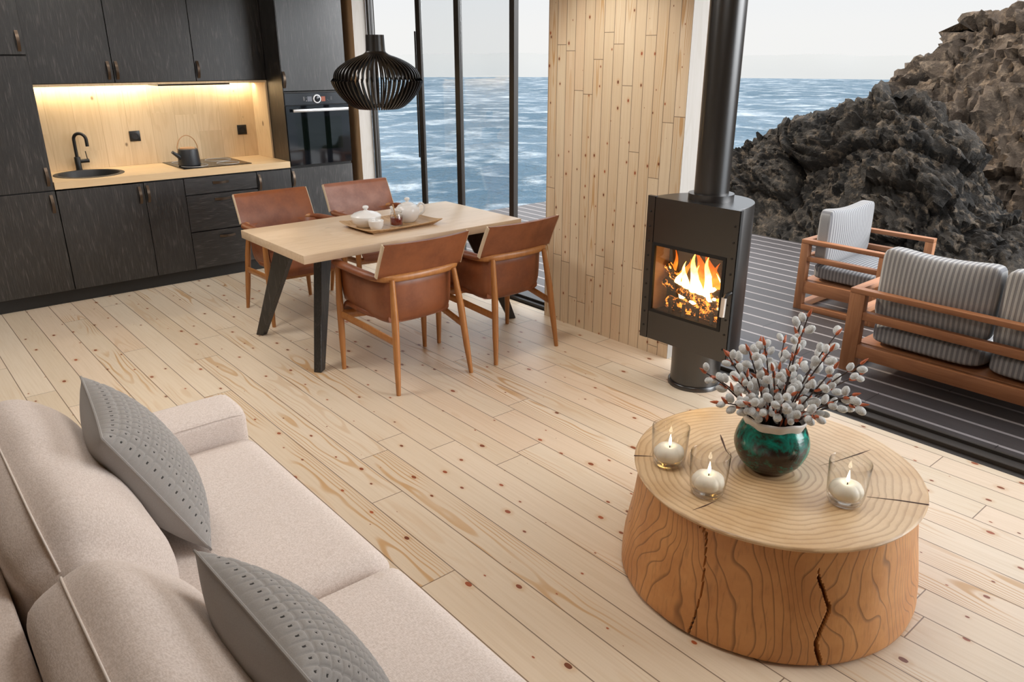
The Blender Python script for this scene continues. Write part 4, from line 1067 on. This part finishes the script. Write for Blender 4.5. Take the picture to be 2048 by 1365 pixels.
def seat_cushion(y0, y1, lb):
    x0, x1 = .057, .928; yc = (y0 + y1) / 2; xc = (x0 + x1) / 2; L, W = x1 - x0, y1 - y0
    bm = bmesh.new(); bmesh.ops.create_cube(bm, size=2.0); bmesh.ops.subdivide_edges(bm, edges=bm.edges[:], cuts=30, use_grid_fill=True)
    for v in bm.verts:
        x, y, z = v.co; h = (SEATZ - .258) / 2
        # rounded box, radius about 6 cm
        hx, hy, hz = L / 2, W / 2, h; rr_ = .065
        p = Vector((x * hx, y * hy, z * hz)); q = Vector((max(-hx + rr_, min(hx - rr_, p.x)), max(-hy + rr_ * .7, min(hy - rr_ * .7, p.y)), max(-hz + rr_, min(hz - rr_, p.z))))
        d = p - q
        if d.length > 1e-6:
            e = Vector((d.x / rr_, d.y / (rr_ * .7), d.z / rr_)); m = max(abs(e.x), abs(e.y), abs(e.z)); e = e / e.length * m
            p = q + Vector((e.x * rr_, e.y * rr_ * .7, e.z * rr_))
        c = (1 - x * x) * (1 - y * y)
        p.z += (.012 * c if z > 0 else 0) + .0035 * mnoise.noise(Vector((p.x * 4, p.y * 4 + yc * 3, 0))) * (1 if z > .5 else 0)
        v.co = p + Vector((xc, yc, .258 + h))
    o = from_bm('seat_cushion', bm, M['linen'], None, True, (xc, yc, .258))
    tag(o, lb, 'cushion', 'beige seat cushions of the sofa')
seat_cushion(1.592, 2.578, 'flat beige linen seat cushion at the far end of the sofa')
seat_cushion(.616, 1.586, 'flat beige linen seat cushion at the near end of the sofa')
CS = spline([(.365, .012 + SEATZ, 0), (.395, .52, 0), (.388, .62, 0), (.345, .725, 0), (.272, .800, 0), (.200, .838, 0), (.130, .822, 0), (.060, .775, 0), (.058, .70, 0), (.056, .60, 0), (.060, .50, 0), (.09, .014 + SEATZ, 0), (.22, .012 + SEATZ, 0)], 52, True)
PIPE_K = 24
def back_cushion(y0, y1, lb, seed):
    bm = bmesh.new(); rows = []; pipe = []; n = 44; cm = Vector((.17, .60, 0))
    for i in range(n + 1):
        a = i / n; e = abs(2 * a - 1); s = (1 - e ** 9) ** (1 / 2.4) if e < 1 else 0.0
        s = max(s, .66); puff = 1 + .055 * (1 - e ** 2.2) - .02
        y = lerp(y0, y1, a) + (.0 if 0 < i < n else 0); row = []
        for k, p in enumerate(CS):
            q = cm + (p - cm) * (s * puff)
            w_ = .010 * mnoise.noise(Vector((q.x * 6, y * 4, q.y * 6 + seed)))
            z = max(q.y * 1.0 + w_, SEATZ + .0135)
            row.append((q.x + w_, y, z))
        rows.append(row)
        q = cm + (CS[PIPE_K] - cm) * (s * puff * 1.012); pipe.append((q.x, y, q.y))
    vs = add_grid(bm, rows, False, True); bm.faces.new(vs[0][::-1]); bm.faces.new(vs[-1])
    o = from_bm('back_cushion', bm, M['linen'], None, True, (.17, (y0 + y1) / 2, SEATZ))
    tag(o, lb, 'cushion', 'plump beige back cushions of the sofa')
    tube('piping', pipe[1:-1], .0026, M['linen_piping'], o, 8)
back_cushion(1.600, 2.570, 'plump beige back cushion behind the far grey quilted pillow', 0)
back_cushion(.620, 1.588, 'plump beige back cushion in the near corner behind the near quilted pillow', 5)
# quilted pillows
def pillow(P1, P2, P3, lb):
    """P1 far top, P2 near top, P3 near bottom corner of the seam"""
    P1, P2, P3 = Vector(P1), Vector(P2), Vector(P3)
    u = (P1 - P2).normalized(); v = (P2 - P3); v = (v - u * v.dot(u)).normalized(); n = u.cross(v)
    S = ((P1 - P2).length + (P2 - P3).length) / 4; C = (P1 + P3) / 2
    t = thing('throw_pillow', lb, 'pillow', C, 'grey quilted throw pillows')
    NC, R_ = 15, 12; W = NC * R_
    def dome(a, b): return max(0.0, 1 - abs(a) ** 2.4) ** .62 * max(0.0, 1 - abs(b) ** 2.4) ** .62
    def rim(a, b): return 1 - .045 * (1 - b * b) * abs(a) ** 2, 1 - .045 * (1 - a * a) * abs(b) ** 2
    bm = bmesh.new(); rows = []
    for i in range(W + 1):
        row = []
        for j in range(W + 1):
            a, b = 2 * i / W - 1, 2 * j / W - 1; ka, kb = rim(a, b)
            ci, cj = (i % R_) / R_, (j % R_) / R_
            if (i // R_) % 1 == 0: pass
            fx, fy = abs(2 * ci - 1), abs(2 * cj - 1)
            puff = (1 - fx ** 3.2) * (1 - fy ** 3.2); rd = math.hypot(2 * ci - 1, 2 * cj - 1)
            q = .0115 * puff ** .5 - .0065 * math.exp(-(rd / .20) ** 2)
            edge = min(1, 8 * (1 - max(abs(a), abs(b))))
            h = .092 * dome(a, b) + q * (.35 + .65 * edge)
            row.append(C + u * (a * ka * S) + v * (b * kb * S) + n * h)
        rows.append(row)
    add_grid(bm, rows); bm.faces.ensure_lookup_table()
    for i in range(W):
        for j in range(W):
            if i % R_ in (R_ // 2 - 1, R_ // 2) and j % R_ in (R_ // 2 - 1, R_ // 2): bm.faces[i * W + j].material_index = 1  # dimple centres take the painted shade colour
    from_bm('quilted_front', bm, [M['felt'], M['dimple_shade']], t, True)
    bm = bmesh.new(); rows = []; K = 32
    for i in range(K + 1):
        row = []
        for j in range(K + 1):
            a, b = 2 * i / K - 1, 2 * j / K - 1; ka, kb = rim(a, b)
            row.append(C + u * (a * ka * S) + v * (b * kb * S) - n * (.095 * dome(a, b) ** .85))
        rows.append(row)
    add_grid(bm, rows); from_bm('plain_back', bm, M['felt'], t, True)
    ring_ = []
    for a, b in [(lerp(-1, 1, k / 20), -1) for k in range(20)] + [(1, lerp(-1, 1, k / 20)) for k in range(20)] + [(lerp(1, -1, k / 20), 1) for k in range(20)] + [(-1, lerp(1, -1, k / 20)) for k in range(20)]:
        ka, kb = rim(a, b); ring_.append(C + u * (a * ka * S) + v * (b * kb * S))
    tube('seam', ring_, .0035, M['felt'], t, 6, closed=True)
pillow((.379, 2.384, .872), (.323, 1.927, .871), (.530, 1.926, .462), 'grey quilted pillow standing upright at the far end of the sofa')
pillow((.345, 1.362, .850), (.362, .908, .850), (.562, .908, .455), 'grey quilted pillow nearest the camera on the sofa')

# ------------------------------------------------------------------ deck furniture
Z0 = DK + .0005
def zz(z): return DK + (z + .03) * 1.011
t = thing('armchair', 'teak outdoor armchair with striped cushions on the deck by the rocks', 'chair', (5.65, 2.52, DK))
AX0, AX1, AYb, AYf = 5.262, 6.055, 2.842, 2.200
def bar(par, nm, x0, x1, y0, y1, z0, z1, m): return box(nm, x0, x1, y0, y1, z0, z1, M[m], par, .003, 2)
AT = zz(.498)
def side_frame(par, x0, x1, ylo, yhi, top, pw=.060, apron=True, rails=True):
    bar(par, 'leg', x0, x1, yhi - pw, yhi, Z0, top - .030, 'teak_z'); bar(par, 'leg', x0, x1, ylo, ylo + pw, Z0, top - .030, 'teak_z')
    bar(par, 'arm_rail', x0, x1, ylo, yhi, top - .030, top, 'teak')
    bar(par, 'middle_rail', x0 + .004, x1 - .004, ylo + pw, yhi - pw, zz(.340), zz(.376), 'teak')
    bar(par, 'bottom_rail', x0, x1, ylo + pw, yhi - pw, Z0, zz(.013), 'teak')
    bar(par, 'apron', x0 + .003, x1 - .003, ylo + pw, yhi - pw, zz(.100), zz(.191), 'teak')
side_frame(t, AX0, AX0 + .055, AYf, AYb, AT); side_frame(t, AX1 - .055, AX1, AYf, AYb, AT)
bar(t, 'back_rail', AX0 + .055, AX1 - .055, AYb - .055, AYb, AT - .030, AT, 'teak_x'); bar(t, 'back_rail', AX0 + .055, AX1 - .055, AYb - .050, AYb - .005, zz(.340), zz(.376), 'teak_x')
bar(t, 'seat_board', AX0 + .055, AX1 - .055, AYf + .02, AYb - .02, zz(.150), zz(.192), 'teak_x'); bar(t, 'bottom_rail', AX0 + .055, AX1 - .055, AYb - .055, AYb, Z0, zz(.013), 'teak_x')
def soft(name, x0, x1, y0, y1, z0, z1, mat, lb, group, p=7.0, crown=.10, tilt=None, cat='cushion', dip=0.0):
    bm = bmesh.new(); bmesh.ops.create_cube(bm, size=2.0); bmesh.ops.subdivide_edges(bm, edges=bm.edges[:], cuts=22, use_grid_fill=True)
    hx, hy, hz = (x1 - x0) / 2, (y1 - y0) / 2, (z1 - z0) / 2; thin = min((hx, 0), (hy, 1), (hz, 2))[1]
    for v in bm.verts:
        c = v.co.copy(); m = (abs(c.x) ** p + abs(c.y) ** p + abs(c.z) ** p) ** (1 / p); c = c / m
        o_ = [k for k in (0, 1, 2) if k != thin]; e = (1 - c[o_[0]] ** 2) * (1 - c[o_[1]] ** 2)
        w_ = Vector((c.x * hx, c.y * hy, c.z * hz)); w_[thin] *= .80 + .42 * e
        if thin != 2 and c.z > 0:
            o1 = 1 if thin == 0 else 0
            w_.z -= dip * (1 - c[o1] ** 2) * c.z
        v.co = w_ + Vector(((x0 + x1) / 2, (y0 + y1) / 2, (z0 + z1) / 2))
    if tilt: bmesh.ops.rotate(bm, verts=bm.verts, cent=((x0 + x1) / 2, (y0 + y1) / 2, z0), matrix=Matrix.Rotation(tilt[1], 3, tilt[0]))
    o = from_bm(name, bm, mat, None, True, ((x0 + x1) / 2, (y0 + y1) / 2, z0))
    tag(o, lb, cat, group)
soft('seat_cushion', AX0 + .058, AX1 - .058, AYf + .01, AYb - .058, zz(.193), zz(.325), M['stripe_y'], 'grey striped seat cushion of the teak armchair', None)
soft('back_cushion', 5.315, 5.99, 2.648, 2.778, zz(.318), zz(.735), M['stripe_x'], 'pale grey striped back cushion standing in the teak armchair', None, 9.0, dip=.035)
t = thing('outdoor_sofa', 'teak outdoor sofa seen from behind on the dark deck', 'sofa', (4.75, 1.25, DK))
OX0, OX1, OY0_, OY1_ = 4.366, 5.16, .46, 2.008; OT = .470
bar(t, 'rear_leg', OX0, OX0 + .055, OY1_ - .092, OY1_, Z0, OT - .030, 'teak_z'); bar(t, 'rear_leg', OX0, OX0 + .055, OY0_, OY0_ + .092, Z0, OT - .030, 'teak_z')
bar(t, 'back_rail', OX0, OX0 + .055, OY0_, OY1_, OT - .030, OT, 'teak'); bar(t, 'back_rail', OX0 + .004, OX0 + .05, OY0_ + .092, OY1_ - .092, zz(.303), zz(.352), 'teak')
bar(t, 'rear_apron', OX0 + .003, OX0 + .05, OY0_ + .092, OY1_ - .092, zz(.066), zz(.148), 'teak')
for y0, y1 in ((OY1_ - .055, OY1_), (OY0_, OY0_ + .055)):
    bar(t, 'arm_rail', OX0 + .055, OX1, y0, y1, OT - .030, OT, 'teak_x'); bar(t, 'arm_rail', OX0 + .055, OX1 - .06, y0 + .004, y1 - .004, zz(.303), zz(.342), 'teak_x')
    bar(t, 'front_leg', OX1 - .06, OX1, y0, y1, Z0, OT - .030, 'teak_z'); bar(t, 'bottom_rail', OX0 + .055, OX1 - .06, y0, y1, Z0, zz(.013), 'teak_x')
bar(t, 'seat_board', OX0 + .06, OX1 - .01, OY0_ + .06, OY1_ - .06, zz(.110), zz(.150), 'teak')
for y0, y1, a, b in ((1.262, 1.895, 'left', 'armchair'), (.60, 1.254, 'right', 'frame edge')):
    soft('seat_cushion', OX0 + .052, OX1 - .02, y0, y1, zz(.151), zz(.300), M['stripe_y'], 'grey striped seat cushion at the %s end of the teak outdoor sofa' % a, 'striped seat cushions of the outdoor sofa')
    soft('back_cushion', OX0 + .060, OX0 + .215, y0 + .004, y1 - .004, zz(.300), zz(.745), M['stripe_y'], 'grey striped back cushion at the %s end of the teak outdoor sofa' % a, 'striped back cushions of the outdoor sofa', 9.0, dip=.03)

# ------------------------------------------------------------------ rocks
def rock(name, us, vs_, fn, mat, amp, seed, lb):
    nu, nv = us, vs_; P = [[Vector(fn(i / nu, j / nv)) for j in range(nv + 1)] for i in range(nu + 1)]
    rows = []
    for i in range(nu + 1):
        row = []
        for j in range(nv + 1):
            a, b = P[min(i + 1, nu)][j] - P[max(i - 1, 0)][j], P[i][min(j + 1, nv)] - P[i][max(j - 1, 0)]
            n = a.cross(b); n = n.normalized() if n.length > 1e-9 else Vector((0, 0, 1))
            if n.z < 0 and abs(n.z) > .3: n = -n
            if n.x > .35 and n.z < .2: n = -n if False else n
            p = P[i][j]; q = p + Vector((seed, 0, 0))
            w = q + Vector((mnoise.noise(q * 1.3), mnoise.noise(q * 1.3 + Vector((5, 0, 0))), mnoise.noise(q * 1.3 + Vector((0, 9, 0))))) * .35
            d = 0.0
            for sc_, am in ((.62, .85), (1.45, .42), (3.4, .20), (7.5, .10)):
                # tilted, flattened blocks: each cell is a facet with its own slope and step
                z_ = Vector((w.x * sc_, (w.y + .5 * w.z) * sc_ * .75, (w.z - .45 * w.y) * sc_ * 1.5))
                ds, ps = mnoise.voronoi(z_); c0 = ps[0]
                g_ = mnoise.random_unit_vector() if False else Vector((mnoise.cell(c0 * 7.31), mnoise.cell(c0 * 3.77 + Vector((4, 1, 2))), mnoise.cell(c0 * 5.13 + Vector((1, 7, 3)))))
                e_ = min(1.0, (ds[1] - ds[0]) / .12)
                d += am * ((z_ - c0).dot(g_) * .75 + .35 * g_.x - .30 * (1 - e_) ** 2)
            s3 = Vector((w.x * 2.6, w.y * 2.2, w.z * 5.2 - w.y * 2.0))
            d += .26 * (.35 - abs(mnoise.noise(s3 * 1.6))) + .12 * (.3 - abs(mnoise.noise(s3 * 3.7))) + .16 * mnoise.fractal(s3 * 4.0, .8, 2.1, 5)
            d = amp * (d - .12)
            row.append(p + n * d)
        rows.append(row)
    bm = bmesh.new(); add_grid(bm, rows)
    o = smooth_by_angle(from_bm(name, bm, mat, None, True, P[nu // 2][0]), 50); tag(o, lb, 'rock'); return o
R1 = [(-3.0, .2), (0.5, .30), (1.8, .36), (2.4, .42), (2.68, .52), (2.89, .74), (2.97, .92), (3.09, 1.05), (3.30, 1.15), (3.46, 1.33), (3.65, 1.42), (3.83, 1.43), (4.12, 1.34), (4.29, 1.20), (4.57, 1.09), (4.86, .98), (5.06, .98), (5.35, .90), (5.51, .78), (5.77, .72), (6.2, .45), (6.8, -.4), (7.4, -2.0), (8.2, -5)]
def f1(u, v):
    y = lerp(-2.6, 8.0, u); h = interp(y, R1)
    prof = [(0, 0), (.06, .05), (.16, .30), (.28, .62), (.40, .86), (.50, 1.0), (.58, .97), (.70, .7), (1, -1.0)]
    x = lerp(7.32, 8.6, v / .5) if v < .5 else lerp(8.6, 10.3, (v - .5) / .5)
    k = interp(v, prof); z = -.45 + (h + .45) * k if v <= .58 else lerp(-.45 + (h + .45) * .97, -6.3, sstep(.58, 1, v))
    x += .25 * mnoise.noise(Vector((y * .9, 2.2, z))) + (.35 if y > 5.3 else 0) * sstep(5.3, 6.5, y)
    return (x, y, z - .03)
rock('rock_outcrop', 420, 190, f1, M['rock'], .29, 3.0, 'dark jagged rock outcrop rising just beyond the deck')
R2 = [(-8, 3.4), (2.0, 3.2), (4.2, 2.75), (4.55, 2.58), (5.14, 2.42), (5.33, 2.30), (5.42, 2.0), (5.68, 1.76), (5.97, 1.55), (6.25, 1.22), (6.8, .6), (7.5, -1.5), (8.5, -6)]
def f2(u, v):
    y = lerp(-6, 8.6, u); h = interp(y, R2)
    x = lerp(10.6, 14.0, v / .55) if v < .55 else lerp(14.0, 19, (v - .55) / .45)
    k = interp(v, [(0, 0), (.1, .20), (.25, .52), (.4, .80), (.55, 1.0)])
    z = -2.2 + (h + 2.2) * k if v <= .55 else lerp(h, -6.3, sstep(.55, 1, v))
    x += .6 * mnoise.noise(Vector((y * .5, 7.2, z * .6)))
    return (x, y, z)
rock('rock_cliff', 300, 150, f2, M['rock_far'], .42, 11.0, 'brown sunlit cliff rising behind the dark rock outcrop')

# ------------------------------------------------------------------ light
wd = bpy.data.worlds.new('sky'); sc.world = wd; wd.use_nodes = True; nt = wd.node_tree; nt.nodes.clear()
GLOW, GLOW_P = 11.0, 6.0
out = nt.nodes.new('ShaderNodeOutputWorld'); bg = nt.nodes.new('ShaderNodeBackground'); nt.links.new(bg.outputs[0], out.inputs[0])
tc_ = nt.nodes.new('ShaderNodeTexCoord'); sp_ = nt.nodes.new('ShaderNodeSeparateXYZ'); nt.links.new(tc_.outputs['Generated'], sp_.inputs[0])
rp = nt.nodes.new('ShaderNodeValToRGB'); nt.links.new(sp_.outputs['Z'], rp.inputs[0])
el = rp.color_ramp.elements
hz_ = nt.nodes.new('ShaderNodeMath'); hz_.operation = 'MULTIPLY_ADD'; nt.links.new(sp_.outputs['Z'], hz_.inputs[0]); hz_.inputs[1].default_value = .5; hz_.inputs[2].default_value = .5
nt.links.new(hz_.outputs[0], rp.inputs[0])
el[0].position = 0.0; el[0].color = (.12, .14, .16, 1); el[1].position = 1.0; el[1].color = (1.9, 2.0, 2.15, 1)
for pos, c in ((.485, (.30, .33, .36, 1)), (.497, (.90, .90, .885, 1)), (.515, (.905, .905, .895, 1)), (.54, (.87, .89, .91, 1)), (.58, (1.05, 1.10, 1.16, 1)), (.72, (1.7, 1.8, 1.92, 1))):
    e = el.new(pos); e.color = c
# hazy bright part of the sky around the veiled sun, off to the right behind the camera
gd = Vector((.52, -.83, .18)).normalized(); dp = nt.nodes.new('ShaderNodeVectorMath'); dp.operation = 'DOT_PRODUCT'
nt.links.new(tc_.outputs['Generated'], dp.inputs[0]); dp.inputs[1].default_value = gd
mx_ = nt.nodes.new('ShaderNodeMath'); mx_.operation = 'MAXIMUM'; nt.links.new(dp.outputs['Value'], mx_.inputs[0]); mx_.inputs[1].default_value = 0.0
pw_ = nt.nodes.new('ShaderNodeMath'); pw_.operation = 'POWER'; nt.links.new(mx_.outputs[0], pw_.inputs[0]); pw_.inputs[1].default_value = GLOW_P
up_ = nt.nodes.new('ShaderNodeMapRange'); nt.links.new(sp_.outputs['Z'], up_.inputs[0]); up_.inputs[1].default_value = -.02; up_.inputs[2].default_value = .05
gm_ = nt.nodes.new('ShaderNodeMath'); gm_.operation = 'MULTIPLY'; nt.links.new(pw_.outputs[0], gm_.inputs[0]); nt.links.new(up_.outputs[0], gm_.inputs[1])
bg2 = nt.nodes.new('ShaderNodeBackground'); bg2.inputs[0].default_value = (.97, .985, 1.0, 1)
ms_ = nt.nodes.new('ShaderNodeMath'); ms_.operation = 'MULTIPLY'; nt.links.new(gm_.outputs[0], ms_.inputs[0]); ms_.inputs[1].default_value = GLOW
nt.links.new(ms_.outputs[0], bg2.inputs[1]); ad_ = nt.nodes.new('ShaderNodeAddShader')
nt.links.new(rp.outputs[0], bg.inputs[0]); bg.inputs[1].default_value = 1.0
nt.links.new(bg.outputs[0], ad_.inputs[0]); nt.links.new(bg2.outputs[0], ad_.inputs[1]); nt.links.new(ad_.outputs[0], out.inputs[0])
def light(name, typ, loc, energy, col, rot=None, to=None, **kw):
    l = bpy.data.lights.new(name, typ); l.energy = energy; l.color = col
    for k, v in kw.items(): setattr(l, k, v)
    o = bpy.data.objects.new(name, l); COL.objects.link(o); o.location = loc
    if to is not None: o.rotation_euler = (Vector(to) - Vector(loc)).to_track_quat('-Z', 'Y').to_euler()
    return o
light('sun', 'SUN', (4, 12, 12), 3.4, (1.0, .84, .64), to=Vector((4, 12, 12)) - Vector((-.08, .80, .58)), angle=math.radians(3))
light('led_light', 'AREA', (2.0, 6.88, 1.530), 6.0, (1.0, .87, .63), to=(2.0, 6.93, .9), shape='RECTANGLE', size=1.75, size_y=.02)
light('fire_light', 'POINT', (3.30, 2.36, .62), 2.2, (1.0, .48, .14), shadow_soft_size=.05)
for nm, x, y, en in (('added_room_fill', 1.55, 1.5, 22), ('added_room_fill', .5, 4.2, 36), ('added_room_fill', 1.6, 5.4, 16)):  # added fill for the room, placed at ceiling height; no visible fittings
    light(nm, 'AREA', (x, y, CEIL - .02), en, (1.0, .975, .94), to=(x, y, 0), shape='DISK', size=1.1)
light('wall_washer', 'SPOT', (2.75, 3.25, CEIL - .03), 75, (1.0, .97, .90), to=(3.58, 3.25, 1.25), spot_size=math.radians(82), spot_blend=.8, shadow_soft_size=.12)
sc.view_settings.view_transform = 'Standard'; sc.view_settings.look = 'None'; sc.view_settings.gamma = 1.0; sc.view_settings.exposure = 0.0
sc.view_settings.use_curve_mapping = False
sc.cycles.use_denoising = True
sc.cycles.max_bounces = 10; sc.cycles.transparent_max_bounces = 16; sc.cycles.diffuse_bounces = 5; sc.cycles.sample_clamp_indirect = 8.0
